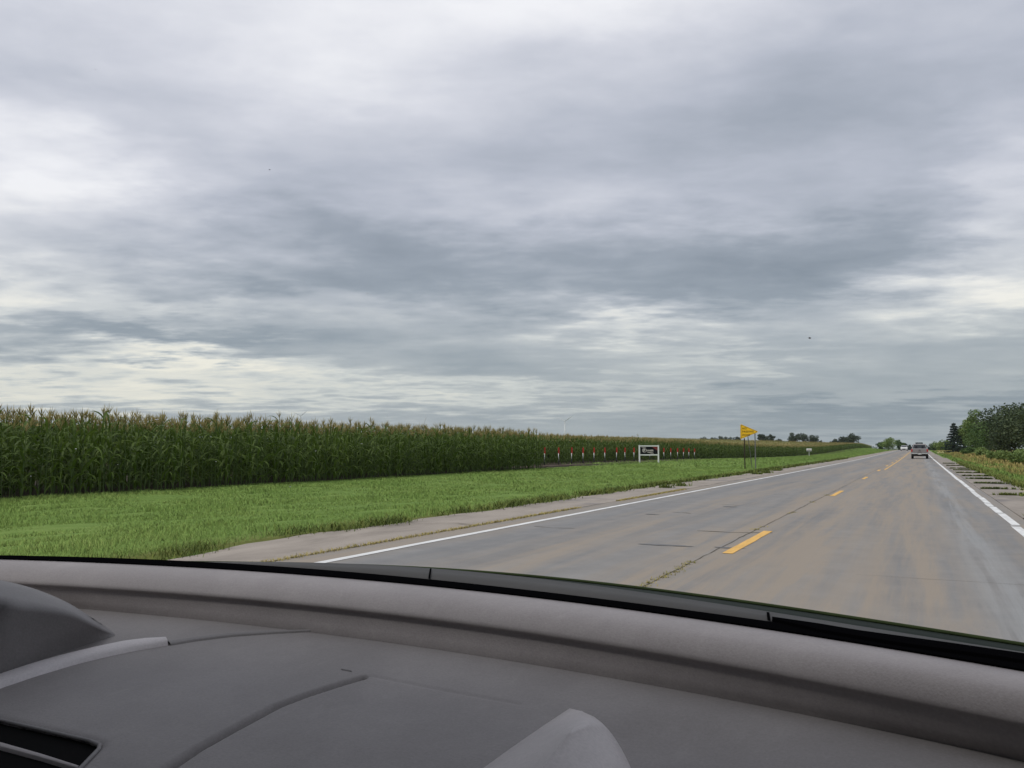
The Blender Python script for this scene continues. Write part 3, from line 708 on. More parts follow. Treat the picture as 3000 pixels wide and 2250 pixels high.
# ------------------------------------------------------------------ vehicles
M['silver'] = plain('silver_car_paint', (.25, .23, .225), .4, .4, .2, .05, 3, 0, .3)
M['car_white'] = plain('white_car_paint', (.80, .80, .78), .3, .5, 0, .03, 3, 0, .4)
M['car_glass'] = plain('tinted_glass', (.03, .035, .04), .08, .6, 0, .1, 2)
M['tyre'] = plain('tyre_rubber', (.022, .021, .02), .85, .2)
M['chrome'] = plain('chrome', (.72, .72, .72), .25, .5, .85, .05)
M['tail_red'] = plain('tail_lamp_red', (.42, .03, .03), .25, .5)
M['head_lamp'] = plain('head_lamp', (.62, .64, .66), .15, .6)
M['rim'] = plain('wheel_alloy', (.35, .35, .36), .35, .5, .7)
M['truck_dark'] = plain('truck_underside', (.03, .028, .026), .8, .2)
M['rubber_load'] = plain('dark_roof_load', (.008, .009, .010), .9, .05)
M['seat_dark'] = plain('seat_fabric', (.03, .03, .033), .9, .1)
def wheel(parent, x, y, r, w):
    t = MB()
    prof = [(r*.62, -w/2), (r*.93, -w/2), (r, -w*.36), (r, w*.36), (r*.93, w/2), (r*.62, w/2)]; n = 20; V = []; F = []
    for q, (rr, xx) in enumerate(prof):
        for k in range(n): a = 2*math.pi*k/n; V.append((xx, rr*math.cos(a), rr*math.sin(a)))
    for q in range(len(prof)-1):
        for k in range(n): F.append((q*n+k, q*n+(k+1) % n, (q+1)*n+(k+1) % n, (q+1)*n+k))
    t.add(V, F); ob = t.build('wheel', M['tyre'], parent, True); ob.location = (x, y, r)
    d = MB().tube([(-w*.3, 0, 0), (w*.3, 0, 0)], r*.63, 16); d.build('rim', M['rim'], ob)
    return ob
def shell(sections, name, mat, parent, smooth=True):
    """loft closed cross-sections (lists of points) into a body"""
    n = len(sections[0]); V = [p for s in sections for p in s]; F = []
    for i in range(len(sections)-1):
        for k in range(n): F.append((i*n+k, i*n+(k+1) % n, (i+1)*n+(k+1) % n, (i+1)*n+k))
    F.append(tuple(range(n))[::-1]); F.append(tuple((len(sections)-1)*n+k for k in range(n)))
    o = MB().add(V, F).build(name, mat, parent, False)
    bv = o.modifiers.new('bevel', 'BEVEL'); bv.width = .03; bv.segments = 2; bv.limit_method = 'ANGLE'; bv.angle_limit = rad(25)
    return o
def sect(y, wb, zb, wm, zm, wt, zt):
    return [(-wb, y, zb), (-wm, y, zm), (-wt, y, zt), (wt, y, zt), (wm, y, zm), (wb, y, zb)]
def pickup():
    Y = 107.0; X = .03; e = empty('pickup_truck', (X, Y, float(zr(Y))+.004)); hw = .88
    # y runs forward from the tailgate
    shell([sect(.0, hw-.05, .52, hw, .78, hw-.03, 1.12), sect(.12, hw-.02, .48, hw+.01, .8, hw, 1.14), sect(1.95, hw-.02, .46, hw+.01, .8, hw, 1.14)], 'cargo_bed', M['silver'], e)
    shell([sect(1.97, hw-.02, .42, hw, .8, hw-.02, 1.12), sect(3.6, hw-.02, .42, hw, .8, hw-.03, 1.10), sect(4.9, hw-.04, .42, hw-.02, .78, hw-.1, 1.0), sect(5.05, hw-.1, .45, hw-.08, .7, hw-.16, .92)], 'body', M['silver'], e)
    shell([[(-.80, 1.98, 1.12), (-.64, 2.12, 1.66), (.64, 2.12, 1.66), (.80, 1.98, 1.12)], [(-.80, 2.4, 1.12), (-.645, 2.4, 1.70), (.645, 2.4, 1.70), (.80, 2.4, 1.12)], [(-.80, 3.0, 1.12), (-.64, 3.0, 1.68), (.64, 3.0, 1.68), (.80, 3.0, 1.12)], [(-.80, 3.7, 1.10), (-.63, 3.35, 1.60), (.63, 3.35, 1.60), (.80, 3.7, 1.10)]], 'cab', M['silver'], e)
    rw = MB().add([(-.69, 1.995, 1.18), (.69, 1.995, 1.18), (.575, 2.085, 1.595), (-.575, 2.085, 1.595)], [(0, 1, 2, 3)]).build('rear_window', M['car_glass'], e)
    for s in (-1, 1):
        MB().box((s*.33-.11, 1.975, 1.20), (s*.33+.11, 1.992, 1.44), 0, .004).build('headrest', M['seat_dark'], rw)
        MB().prism([(2.25, 1.18), (2.32, 1.56), (3.1, 1.56), (3.45, 1.18)], 0, s*.775, s*.70).build('side_window', M['car_glass'], e)
        MB().box((s*(hw-.085)-.075, -.03, .80), (s*(hw-.085)+.075, .02, 1.10), 0, .012).build('tail_light', M['tail_red'], e)
    tg = MB().box((-.70, -.035, .70), (.70, -.004, 1.11), 0, .012).build('tailgate', M['silver'], e)
    MB().box((-.08, -.05, .97), (.08, -.038, 1.02), 0, .004).build('badge', M['black_plastic'], tg)
    MB().box((-.13, -.05, .98-.12), (.13, -.037, .99-.08), 0, .004).build('tailgate_handle', M['truck_dark'], tg)
    bp = MB().box((-hw+.03, -.20, .56), (-.22, -.02, .68), 0, .02).box((.22, -.20, .56), (hw-.03, -.02, .68), 0, .02).box((-.22, -.17, .50), (.22, -.02, .60), 0, .015)
    bp.build('bumper', M['chrome'], e)
    MB().box((-.15, -.19, .52), (.15, -.175, .60)).build('licence_plate', M['white_post'], e)
    MB().box((-.78, .05, .30), (.78, 4.6, .50)).build('underbody', M['truck_dark'], e)
    MB().tube([(-.80, 1.3, .36), (.80, 1.3, .36)], .06, 8).build('rear_axle', M['truck_dark'], e)
    for s in (-1, 1):
        wheel(e, s*.76, 1.25, .37, .24); wheel(e, s*.76, 4.25, .37, .24)
        MB().box((s*.90-.05 if s < 0 else .86, 3.25, 1.10), (s*.90+.05 if s < 0 else 1.06, 3.37, 1.30), 0, .02).build('mirror', M['black_plastic'], e)
    MB().box((-.42, 2.25, 1.735), (.38, 3.1, 1.86), 0, .03).build('roof_load', M['rubber_load'], e)
    for s in (-1, 1): MB().box((s*.3-.02, 2.4, 1.69), (s*.3+.02, 3.0, 1.75)).build('roof_bar', M['truck_dark'], e)
    tag(e, 'silver pickup truck seen from behind driving ahead in the right lane', 'truck')
pickup()
def white_car():
    Y = 274.0; e = empty('white_car', (-4.0, Y, float(zr(Y))+.004)); hw = .94
    shell([sect(0, hw-.2, .36, hw-.1, .55, hw-.2, .80), sect(.25, hw-.06, .28, hw-.01, .6, hw-.12, .93), sect(1.3, hw-.04, .26, hw, .65, hw-.06, 1.02), sect(3.9, hw-.04, .26, hw, .68, hw-.06, 1.06), sect(4.6, hw-.1, .36, hw-.06, .66, hw-.14, 1.0)], 'body', M['car_white'], e)
    shell([[(-.80, 1.15, 1.0), (-.80, 1.2, 1.02), (.80, 1.2, 1.02), (.80, 1.15, 1.0)], [(-.84, 1.9, 1.02), (-.64, 1.95, 1.50), (.64, 1.95, 1.50), (.84, 1.9, 1.02)], [(-.84, 3.2, 1.04), (-.66, 3.2, 1.52), (.66, 3.2, 1.52), (.84, 3.2, 1.04)], [(-.80, 4.3, 1.04), (-.62, 4.0, 1.36), (.62, 4.0, 1.36), (.80, 4.3, 1.04)]], 'cabin', M['car_white'], e)
    MB().add([(-.74, 1.20, 1.06), (.74, 1.20, 1.06), (.62, 1.83, 1.455), (-.62, 1.83, 1.455)], [(0, 1, 2, 3)]).build('windshield', M['car_glass'], e)
    MB().box((-.45, -.03, .42), (.45, .02, .60), 0, .01).build('grille', M['black_plastic'], e)
    MB().box((-.78, -.04, .26), (.78, .05, .36), 0, .01).build('lower_bumper', M['truck_dark'], e)
    for s in (-1, 1):
        MB().box((s*.66-.14, -.015, .62), (s*.66+.14, .06, .74), 0, .02).build('headlight', M['head_lamp'], e)
        wheel(e, s*.80, .95, .32, .22); wheel(e, s*.80, 3.7, .32, .22)
        MB().box((s*1.0-.08, 1.45, 1.0), (s*1.0+.08, 1.55, 1.13), 0, .02).build('mirror', M['car_white'], e)
        MB().prism([(1.6, 1.08), (2.05, 1.44), (3.3, 1.45), (3.9, 1.1)], 0, s*.83, s*.73).build('side_window', M['car_glass'], e)
    tag(e, 'white car in the oncoming lane near the crest of the road', 'car')
white_car()

# ------------------------------------------------------------------ trees
def cards(C, size, rng, flat=.0):
    """leaf clump faces: n small bent quads around the given centres"""
    n = len(C); a = rng.normal(size=(n, 3)); a /= np.linalg.norm(a, axis=1)[:, None]; b = rng.normal(size=(n, 3)); b[:, 2] *= (1-flat); b = np.cross(a, b); b /= np.linalg.norm(b, axis=1)[:, None]
    s = (size*rng.uniform(.6, 1.3, n))[:, None]; c = np.cross(a, b)
    V = np.stack([C-a*s*.55, C-b*s*.38+c*s*.12, C+a*s*.55, C+b*s*.38+c*s*.12], 1).reshape(-1, 3); k = np.arange(n)[:, None]*4
    return V, np.concatenate([k+[[0, 1, 2]], k+[[0, 2, 3]]], 1).reshape(-1, 3)
def tree(name, x, y, H, Rx, mat, label, group, n=2600, leaf=.3, base=.18, nclump=26, seed=0, shape='round', bare=False, cat='tree', sink=0.0, lean=0.0):
    rng = np.random.default_rng(seed+101); z0 = float(zg(x, y))-sink; e = empty(name, (x, y, z0)); r = random.Random(seed)
    cz = H*(base+(1-base)*.52); rz = H*(1-base)*.52
    C = rng.normal(size=(nclump, 3)); C /= np.linalg.norm(C, axis=1)[:, None]; C *= (rng.random(nclump)[:, None]**.45)
    if shape == 'tall': taper = 1-.45*np.clip(C[:, 2:3], 0, 1)
    elif shape == 'broad': taper = 1+.0*C[:, 2:3]; C[:, 2] = np.where(C[:, 2] < -.45, -.45*rng.random(nclump), C[:, 2])
    else: taper = 1-.2*np.clip(-C[:, 2:3], 0, 1)
    C = np.column_stack([C[:, :2]*taper*Rx*.78, C[:, 2]*rz*.80+cz]); C[:, 0] += lean*(C[:, 2]-cz)
    cr = rng.uniform(.16, .44, nclump)*Rx*(1.0 if shape != 'tall' else .9)
    # trunk and limbs to the clumps
    tb = MB(); th = H*(base+.25); tr = max(.06, H*.022)
    tb.tube([(0, 0, -.3), (r.uniform(-.05, .05)*Rx, 0, th*.5), (r.uniform(-.1, .1)*Rx, r.uniform(-.1, .1)*Rx, th), (0, 0, H*.8)], [tr*1.3, tr, tr*.75, tr*.2], 7)
    for k in range(min(nclump, 12)):
        c = C[k]; st = th*r.uniform(.5, 1.0); tb.tube([(0, 0, st), (c[0]*.5, c[1]*.5, (st+c[2])*.5+.1*H*.2), tuple(c)], [tr*.5, tr*.3, tr*.1], 5, cap=False)
    if bare:
        for k in range(7):
            a = r.uniform(0, 6.28); tb.tube([(0, 0, th), (Rx*.4*math.cos(a), Rx*.4*math.sin(a), H*.75), (Rx*.8*math.cos(a), Rx*.8*math.sin(a), H*r.uniform(.95, 1.08))], [tr*.4, tr*.25, tr*.08], 5, cap=False)
    tb.build('trunk', M['bark'], e, True)
    w = cr**2; which = rng.choice(nclump, n, p=w/w.sum()); d = rng.normal(size=(n, 3)); d /= np.linalg.norm(d, axis=1)[:, None]
    pos = C[which]+d*(cr[which]*(.45+.6*rng.random(n)**.7))[:, None]*np.array([1, 1, .8])
    pos[:, 2] = np.maximum(pos[:, 2], .12*H*rng.random(n) if base < .1 else H*base*.7)
    V, F = cards(pos, leaf, rng)
    obj('crown', mesh_np('crown', V, F, mat), e)
    return tag(e, label, cat, group)
def spruce(x, y, H, R0, label, group, seed=0, n=2600, leaf=.28):
    rng = np.random.default_rng(seed+7); e = empty('spruce_tree', (x, y, float(zg(x, y))))
    MB().tube([(0, 0, -.3), (0, 0, H*.5), (0, 0, H*.97)], [H*.02, H*.013, H*.003], 7).build('trunk', M['bark'], e, True)
    tiers = int(H*1.9); C = []
    for t in range(tiers):
        f = t/tiers; zt = H*(.08+.9*f); L = R0*(1-f)**.85*rng.uniform(.8, 1.15)+.12; nb = 9 if f < .7 else 6
        for k in range(nb):
            a = 2*math.pi*k/nb+t*1.1+rng.uniform(-.3, .3); Lb = L*rng.uniform(.7, 1.15); m_ = int(max(5, n/(tiers*nb)))
            s = rng.random(m_)**.7; C.append(np.column_stack([np.cos(a+rng.normal(0, .12, m_))*s*Lb, np.sin(a+rng.normal(0, .12, m_))*s*Lb, zt-.28*Lb*s+.12*Lb*s*s+rng.normal(0, .07, m_)]))
    V, F = cards(np.concatenate(C), leaf, rng, .5); obj('crown', mesh_np('crown', V, F, M['tree_spruce']), e)
    return tag(e, label, 'tree', group)
def tree_px(px, top, Y, *a, dx=0.0, **k):
    """a tree seen in pixel column px whose top reaches pixel row top, standing Y metres down the road"""
    x = bearing(px)*Y; H = at_y(px, top, Y)[2]-float(zg(x, Y))+k.pop('sink', 0)*0
    return x, Y, H
GR = 'trees lining the right roadside'
spec = [  # px, top row, distance, half width in px, colour, shape, label
    (3150, 1150, 92, 130, 'dark', 'round', 'dark broad tree at the picture edge, closest of the right roadside trees', 5200, .24),
    (3040, 1178, 118, 90, 'dark', 'round', 'dark dense tree beside the frame edge behind the grey-green shrubs', 5200, .26),
    (2968, 1200, 140, 75, 'dark', 'round', 'dark round-topped tree between the edge tree and the light maple', 5200, .28),
    (2925, 1228, 165, 55, 'mid', 'round', 'medium green tree tucked low between dark tree and light maple', 3800, .3),
    (2861, 1203, 205, 36, 'light', 'tall', 'tall light green tree standing above its neighbours on the right', 4200, .32),
    (2890, 1232, 190, 50, 'mid', 'round', 'leafy green tree directly right of the tall light one', 3800, .32),
    (2842, 1243, 235, 34, 'mid', 'round', 'rounded green tree between the spruce and the tall light tree', 3600, .34),
    (2770, 1292, 330, 24, 'light', 'round', 'small pale green tree just left of the spruce', 2200, .4),
    (2752, 1298, 400, 22, 'mid', 'round', 'small hazy tree second left of the spruce', 1600, .5),
    (2737, 1304, 520, 20, 'far', 'round', 'tiny far tree at the end of the right treeline', 900, .6)]
for i, (px, top, Y, hw, c, shp, lab, n, lf) in enumerate(spec):
    x, y, H = tree_px(px, top, Y); R_ = hw*Y*.93/FPX*1.25
    tree('roadside_tree', x, y, H, R_, M['tree_'+c], lab, GR, int(n*1.9), lf, .0, 46, 20+i, shp)
x, y, H = tree_px(2797, 1234, 205); spruce(x, y, H, 2.5, 'dark pointed spruce at the left end of the tall right treeline', GR, 3, 3400, .34)
x, y, H = tree_px(2665, 1301, 560); spruce(x, y, H, 3.2, 'small far spruce seen left of the pickup truck', 'far trees beyond the crest', 5, 900, .6)
# shrubs in front of the right trees
for i, (px, top, Y, hw, c, lab) in enumerate([
    (2990, 1318, 78, 42, 'light', 'yellow-green shrub in dry grass closest to the frame edge'), (2950, 1326, 92, 34, 'light', 'light shrub left of the edge shrub in dry grass'),
    (2915, 1322, 108, 24, 'light', 'grey-green shrub at the foot of the dark trees'), (2878, 1318, 135, 30, 'light', 'low green shrub below the tall light tree'),
    (2846, 1316, 165, 26, 'mid', 'low shrub under the rounded green tree'), (2815, 1312, 215, 24, 'dark', 'dark low shrub at the foot of the spruce'),
    (3060, 1300, 70, 60, 'light', 'large pale shrub partly beyond the frame edge'), (2785, 1311, 290, 20, 'mid', 'small shrub left of the spruce foot')]):
    x, y, H = tree_px(px, top, Y); tree('roadside_shrub', x, y, max(H, .8), hw*Y*.93/FPX*1.2, M['tree_'+c], lab, 'shrubs below the right trees', 1500, .18 if Y < 120 else .26, .02, 16, 60+i, 'round', False, 'shrub')
# far trees on the left skyline
GF = 'trees on the skyline beyond the cornfield'
far = [(2062, 1280, 640, 16, 'low dark tree at the left end of the skyline grove'), (2088, 1283, 650, 16, 'small tree second in the skyline grove'), (2112, 1279, 640, 18, 'tree in the middle of the skyline grove'),
       (2135, 1277, 630, 18, 'tallest tree of the skyline grove left of the yellow sign'), (2160, 1279, 640, 16, 'skyline tree just left of the yellow sign'),
       (2229, 1267, 560, 14, 'rounded skyline tree just right of the yellow sign'), (2246, 1276, 560, 12, 'thin skyline tree with bare branches'), (2262, 1270, 565, 11, 'slim skyline tree right of the bare branches'), (2280, 1284, 580, 14, 'low skyline bush between yellow sign and big grove'),
       (2318, 1276, 540, 14, 'left tree of the big skyline grove'), (2331, 1265, 540, 20, 'tallest tree of the big skyline grove'), (2356, 1268, 545, 22, 'middle tree of the big skyline grove'), (2384, 1277, 545, 18, 'right tree of the big skyline grove'), (2405, 1287, 600, 5, 'tiny pointed tree right of the big skyline grove'),
       (2448, 1284, 520, 16, 'low left tree beside the hilltop oak'), (2475, 1279, 515, 18, 'middle tree beside the hilltop oak'), (2500, 1271, 500, 20, 'broad hilltop oak at the end of the cornfield')]
for i, (px, top, Y, hw, lab) in enumerate(far):
    x, y, H = tree_px(px, top, Y); H = max(H, 3.0)
    tree('skyline_tree', x, y, H, hw*Y*.95/FPX*1.1, M['tree_far'], lab, GF, 1500, .55, .2, 18, 90+i, 'broad', i == 6)
for i, (px, top, Y, hw, c, lab) in enumerate([(2602, 1281, 420, 26, 'light', 'rounded light green tree left of the white car'), (2636, 1288, 440, 14, 'mid', 'olive green tree directly behind the white car'), (2582, 1296, 430, 14, 'mid', 'low green tree at the left of the clump before the crest'), (2652, 1297, 470, 8, 'far', 'small tree peeping over the white car')]):
    x, y, H = tree_px(px, top, Y); tree('crest_tree', x, y, max(H, 2.5), hw*Y*.95/FPX*1.2, M['tree_'+c], lab, 'clump of trees before the crest', 2200, .42, .05, 22, 130+i)
# far-off wood on the horizon
wv = []; wn = 5000; wx = RNG.uniform(-2600, 900, wn); wy = 2600+RNG.normal(0, 60, wn)-.12*np.abs(wx); wz = RNG.random(wn)**1.3*(9+4*np.sin(wx*.012)+3*np.sin(wx*.041))
V, F = cards(np.column_stack([wx, wy, zg(wx, wy)*0+zg(wx, wy)+wz]), 5.0, RNG)
tag(obj('far_woods', mesh_np('far_woods', V, F, M['tree_far'])), 'thin hazy line of woods along the far horizon', 'woods', None, 'stuff')

# ------------------------------------------------------------------ wind turbines and poles
def turbine(px, py, D, L, ang, yaw, label):
    d = ray(px, py); t = D/math.hypot(d[0], d[1]); x, y, zh = d[0]*t, d[1]*t, CAMH+d[2]*t; z0 = float(zg(x, y))
    e = empty('wind_turbine', (x, y, z0), math.atan2(-x, y)+yaw); H = zh-z0
    MB().tube([(0, 0, -2), (0, 0, H*.5), (0, 0, H-1.5)], [L*.085, L*.07, L*.05], 14).build('tower', M['turbine'], e, True)
    nc = MB().box((-L*.045, -L*.08, -L*.045), (L*.045, L*.18, L*.05), 0, L*.015).build('nacelle', M['turbine'], e); nc.location = (0, 0, H)
    hb = MB().tube([(0, -L*.075, 0), (0, -L*.11, 0), (0, -L*.14, 0)], [L*.05, L*.045, L*.012], 12).build('hub', M['turbine'], e, True); hb.location = (0, 0, H)
    for k in range(3):
        b = MB(); rows = []
        for s, c, th in ((.02, .045, .04), (.10, .075, .03), (.2, .10, .022), (.5, .072, .014), (.8, .045, .01), (1.0, .014, .003)):
            rows.append([(-c*L*.35, -th*L, s*L), (c*L*.65, 0, s*L), (-c*L*.35, th*L, s*L), (-c*L*.35, -th*L, s*L)])
        b.grid(rows); o = b.build('blade', M['turbine'], e); o.location = (0, -L*.11, H); o.rotation_euler = (0, rad(90-ang-120*k), 0)
    tag(e, label, 'wind turbine', 'wind turbines on the horizon')
turbine(1654.5, 1234, 2600, 29, 34, 0.1, 'white wind turbine standing clear above the far corn')
turbine(880, 1218, 3000, 30, 38, .35, 'wind turbine peeping over the corn tassels with two blades raised')
turbine(1239, 1246, 3600, 46, 72, .5, 'faint wind turbine with only one raised blade above the corn')
def pole(px, top, Y, label):
    x = bearing(px)*Y; z0 = float(zg(x, Y)); zt = at_y(px, top, Y)[2]; e = empty('utility_pole', (x, Y, z0)); H = zt-z0
    MB().tube([(0, 0, -.5), (0, 0, H)], [.19, .13], 8).build('shaft', M['dark_post'], e, True)
    MB().box((-1.7, -.07, H-.75), (1.7, .07, H-.5)).build('crossarm', M['dark_post'], e)
    for s in (-1.4, -.7, .7, 1.4): MB().tube([(s, 0, H-.5), (s, 0, H-.3)], .06, 6).build('insulator', M['grey_post'], e)
    tag(e, label, 'utility pole', 'utility poles beyond the hill')
pole(2525, 1302, 560, 'utility pole with a crossarm beside the hilltop oak'); pole(2536, 1301, 900, 'faint utility pole farther beyond the hill')
# pale yellow flowers at the edge of the right shoulder
def flowers(px, py, Y, w, h, label, n=120):
    p = at_y(px, py, Y); x = p[0]; z0 = float(zr(Y)); e = empty('flower_clump', (x, Y, z0)); rng = np.random.default_rng(4)
    M.setdefault('petal', leafy('pale_petals', [(.75, .68, .28), (.85, .8, .45), (.88, .84, .6)], .7, .2, .3))
    c = np.column_stack([rng.choice([-.35, -.2, .1, .38], n)*w+rng.normal(0, .09*w, n), rng.normal(0, .15, n), np.abs(rng.normal(.3, .18, n))*h+.06])
    V, F = cards(c, .13*w, rng); obj('blossom', mesh_np('blossom', V, F, M['petal']), e)
    V, F = blades(np.column_stack([rng.normal(0, .35*w, n), rng.normal(0, .15, n), np.zeros(n)-.02]), rng.uniform(.1, .5*h, n), np.full(n, .04), .8, 2, rng)
    obj('stems', mesh_np('stems', V, F, M['weed']), e); tag(e, label, 'flowers')
flowers(2755, 1333, 165, 1.0, .75, 'pale yellow clump of flowers on the far slab shoulder')
flowers(2999, 1448, 26.4, .18, .22, 'small pale yellow flower tuft in the shoulder joint at the frame edge', 40)

# ------------------------------------------------------------------ the car we sit in
def m_dash(name, c, grain=900, bs=.25, rough=.62):
    m, N = new_mat(name); co = N.n('ShaderNodeTexCoord').outputs['Object']
    v = N.n('ShaderNodeTexVoronoi'); N.put(v.inputs['Vector'], co); v.inputs['Scale'].default_value = grain*.55
    g = N.math('ADD', N.math('MULTIPLY', v.outputs['Distance'], .7), N.math('MULTIPLY', N.noise(co, grain, 3, .6), .6))
    dust = N.noise(co, 7, 6, .65); spk = N.noise(co, 260, 3, .7)
    col = N.mix(N.remap(dust, .35, .7), sc(c, .93), sc(c, 1.1))
    col = N.mix(N.math('MULTIPLY', N.remap(spk, .68, .8), .35), col, sc(c, 1.9))
    gr = N.noise(co, 420, 2, .7); col = N.mix(N.remap(gr, .3, .7, 0, 1, False), col, N.mix(1.0, col, (1.16, 1.155, 1.155, 1), 'MULTIPLY'))
    sm = N.noise(N.vec('MULTIPLY', co, (1, .6, 1)), 16, 5, .7, 1.2); col = N.mix(N.math('MULTIPLY', N.remap(sm, .56, .72), .22), col, sc(c, 1.5))
    return finish(m, N, col, rough, .35, 0, g, bs, .0006)
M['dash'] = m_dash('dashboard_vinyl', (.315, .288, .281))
M['pad'] = m_dash('dashboard_vinyl_shaded', (.232, .217, .211))  # ledge vinyl made darker: cabin shade on the pad put into the colour
M['dash_fabric'] = m_dash('instrument_hood_vinyl', (.20, .19, .187), 700)
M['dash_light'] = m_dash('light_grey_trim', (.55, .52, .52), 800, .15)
M['cowl'] = m_dash('cowl_plastic', (.055, .053, .05), 300, .1, .75)
M['rubber'] = plain('black_rubber_seal', (.003, .003, .0035), 1.0, .0)
M['void'] = plain('vent_black', (.004, .004, .004), .9, .05)
M['hood_paint'] = plain('dark_green_car_paint', (.010, .016, .011), .45, .08, 0, .1, 2, 0, 0)
M['liner'] = plain('headliner', (.12, .118, .115), .9, .1); M['cabin'] = plain('cabin_trim', (.09, .088, .09), .8, .2)
m, N = new_mat('windshield_glass'); tb_ = N.n('ShaderNodeBsdfTransparent'); tb_.inputs[0].default_value = (.965, .975, .97, 1); o_ = N.n('ShaderNodeOutputMaterial'); m.node_tree.links.new(tb_.outputs[0], o_.inputs[0]); M['glass'] = m

car = tag(empty('car', (0, 0, 0)), 'grey dashboard, cowl and hood of the car the picture is taken from', 'car')
XA, XB = -1.30, .34
def rail(pts, h, deg=3):
    q = np.array([at_h(a, b, h) for a, b in pts]); c = np.polyfit(q[:, 0], q[:, 1], deg); lo, hi = q[:, 0].min(), q[:, 0].max()
    def f(x):
        x = np.asarray(x, float); xc = np.clip(x, lo, hi); d = np.polyder(c)
        return np.polyval(c, xc)+np.polyval(d, xc)*(x-xc)-.35*np.sign(1)*(x-xc)**2
    return f
P_SEALTOP = [(0, 1627), (226, 1633), (497, 1643), (723, 1653), (1000, 1675), (1271, 1700), (1542, 1729), (1814, 1759), (2000, 1788), (2256, 1824), (2512, 1862), (2768, 1898), (3000, 1930)]
P_R0 = [(0, 1638), (226, 1647), (497, 1661), (723, 1672), (1000, 1691), (1271, 1718), (1542, 1749), (1814, 1783), (2000, 1808), (2256, 1846), (2512, 1887), (2768, 1928), (3000, 1965)]
P_RC = [(0, 1652), (226, 1662), (497, 1678), (723, 1692), (1000, 1714), (1271, 1744), (1542, 1778), (1814, 1815), (2000, 1842), (2256, 1884), (2512, 1930), (2768, 1977), (3000, 2018)]
P_R1 = [(0, 1704), (226, 1718), (452, 1736), (723, 1754), (1000, 1778), (1271, 1810), (1542, 1851), (1814, 1894), (2000, 1926), (2256, 1969), (2512, 2022), (2768, 2071), (3000, 2112)]
P_R2 = [(0, 1764), (240, 1784), (452, 1803), (723, 1831), (1000, 1863), (1271, 1894), (1542, 1946), (1814, 1994), (2000, 2018), (2256, 2076), (2512, 2127), (2768, 2179), (3000, 2225)]
H0, HC, H1, H2 = .150, .1525, .170, .1975
fS, f0, fc, f1, f2 = rail(P_SEALTOP, .149), rail(P_R0, H0), rail(P_RC, HC), rail(P_R1, H1), rail(P_R2, H2)
xs = np.linspace(XA, XB, 121)
def row(f, h, dy=0.0): return [(x, float(f(x))+dy, CAMH-h) for x in xs]
def mixrow(fa, ha, fb, hb, t, bulge=0.0):
    return [(x, float(fa(x))*(1-t)+float(fb(x))*t, CAMH-(ha*(1-t)+hb*t)+bulge) for x in xs]
led = MB().grid([row(f0, H0+.03, .004), row(f0, H0), mixrow(f0, H0, fc, HC, .5), row(fc, HC), mixrow(fc, HC, f1, H1, .3, .0030), mixrow(fc, HC, f1, H1, .6, .0045), mixrow(fc, HC, f1, H1, .85, .0030),
    mixrow(fc, HC, f1, H1, .94, .0016), row(f1, H1), row(f1, H1+.002, .0005), row(f1, H1+.0035, .004), row(f1, H1+.005, .0045), mixrow(f1, H1, f2, H2, .5, -.004), mixrow(f1, H1, f2, H2, .8, -.002), row(f2, H2), row(f2, H2+.02, -.002)])
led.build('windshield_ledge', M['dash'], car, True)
# main pad: a gently falling surface with creases, a groove and a vent opening
SL = .085
def pad_z(x, y): return CAMH-H2-SL*np.clip(f2(x)-y, 0, 1)
def on_pad(px, py):
    h = H2
    for _ in range(12):
        p = at_h(px, py, h); h = CAMH-float(pad_z(p[0], p[1]))
    return at_h(px, py, h)
def seg_dist(x, y, pts):
    best = np.full(x.shape, 9.0)
    for a, b in zip(pts[:-1], pts[1:]):
        ax, ay = a[:2]; bx, by = b[:2]; L2 = (bx-ax)**2+(by-ay)**2; t = np.clip(((x-ax)*(bx-ax)+(y-ay)*(by-ay))/L2, 0, 1)
        best = np.minimum(best, np.hypot(x-ax-t*(bx-ax), y-ay-t*(by-ay)))
    return best
def inside(x, y, poly):
    r = np.zeros(x.shape, bool); n = len(poly)
    for i in range(n):
        x0, y0 = poly[i][:2]; x1, y1 = poly[(i+1) % n][:2]
        r ^= ((y0 > y) != (y1 > y)) & (x < (x1-x0)*(y-y0)/(y1-y0+1e-12)+x0)
    return r
GROOVE = [on_pad(*p) for p in ((400, 2330), (493, 2250), (580, 2192), (678, 2138), (814, 2066), (900, 2034), (1000, 2002), (1063, 1984))]
CREASE = [on_pad(*p) for p in ((1090, 1980), (1300, 2022), (1520, 2061))]
VENT = [on_pad(*p) for p in ((-330, 2035), (0, 2106), (262, 2166), (292, 2178), (290, 2190), (236, 2246), (160, 2310), (-330, 2190))]
px_, py_ = np.meshgrid(np.arange(XA, XB, .0019), np.linspace(0, 1, 220)); yb = f2(px_)-.001; y0 = .30
pxg, pyg = px_, yb*(1-py_)+y0*py_
pz = pad_z(pxg, pyg)
g = seg_dist(pxg, pyg, GROOVE); pz = pz-.0095*np.exp(-(g/.0034)**2)
c_ = seg_dist(pxg, pyg, CREASE); pz = pz-.0012*np.exp(-(c_/.0022)**2)
hp = on_pad(1960, 2190); pz = pz-.010*np.exp(-(((pxg-hp[0])/.075)**2+((pyg-hp[1])/.055)**2)**2)
inv = inside(pxg, pyg, VENT); dv = seg_dist(pxg, pyg, VENT+VENT[:1]); pz = np.where(inv, pz-np.clip(dv/.004, 0, 1)*.03, pz-.002*np.exp(-(dv/.004)**2))
idg = np.arange(pxg.size).reshape(pxg.shape); q = np.stack([idg[:-1, :-1], idg[1:, :-1], idg[1:, 1:], idg[:-1, 1:]], -1).reshape(-1, 4)
obj('dashboard', mesh_np('dashboard', np.stack([pxg, pyg, pz], -1).reshape(-1, 3), q, M['pad'], None, True), car)
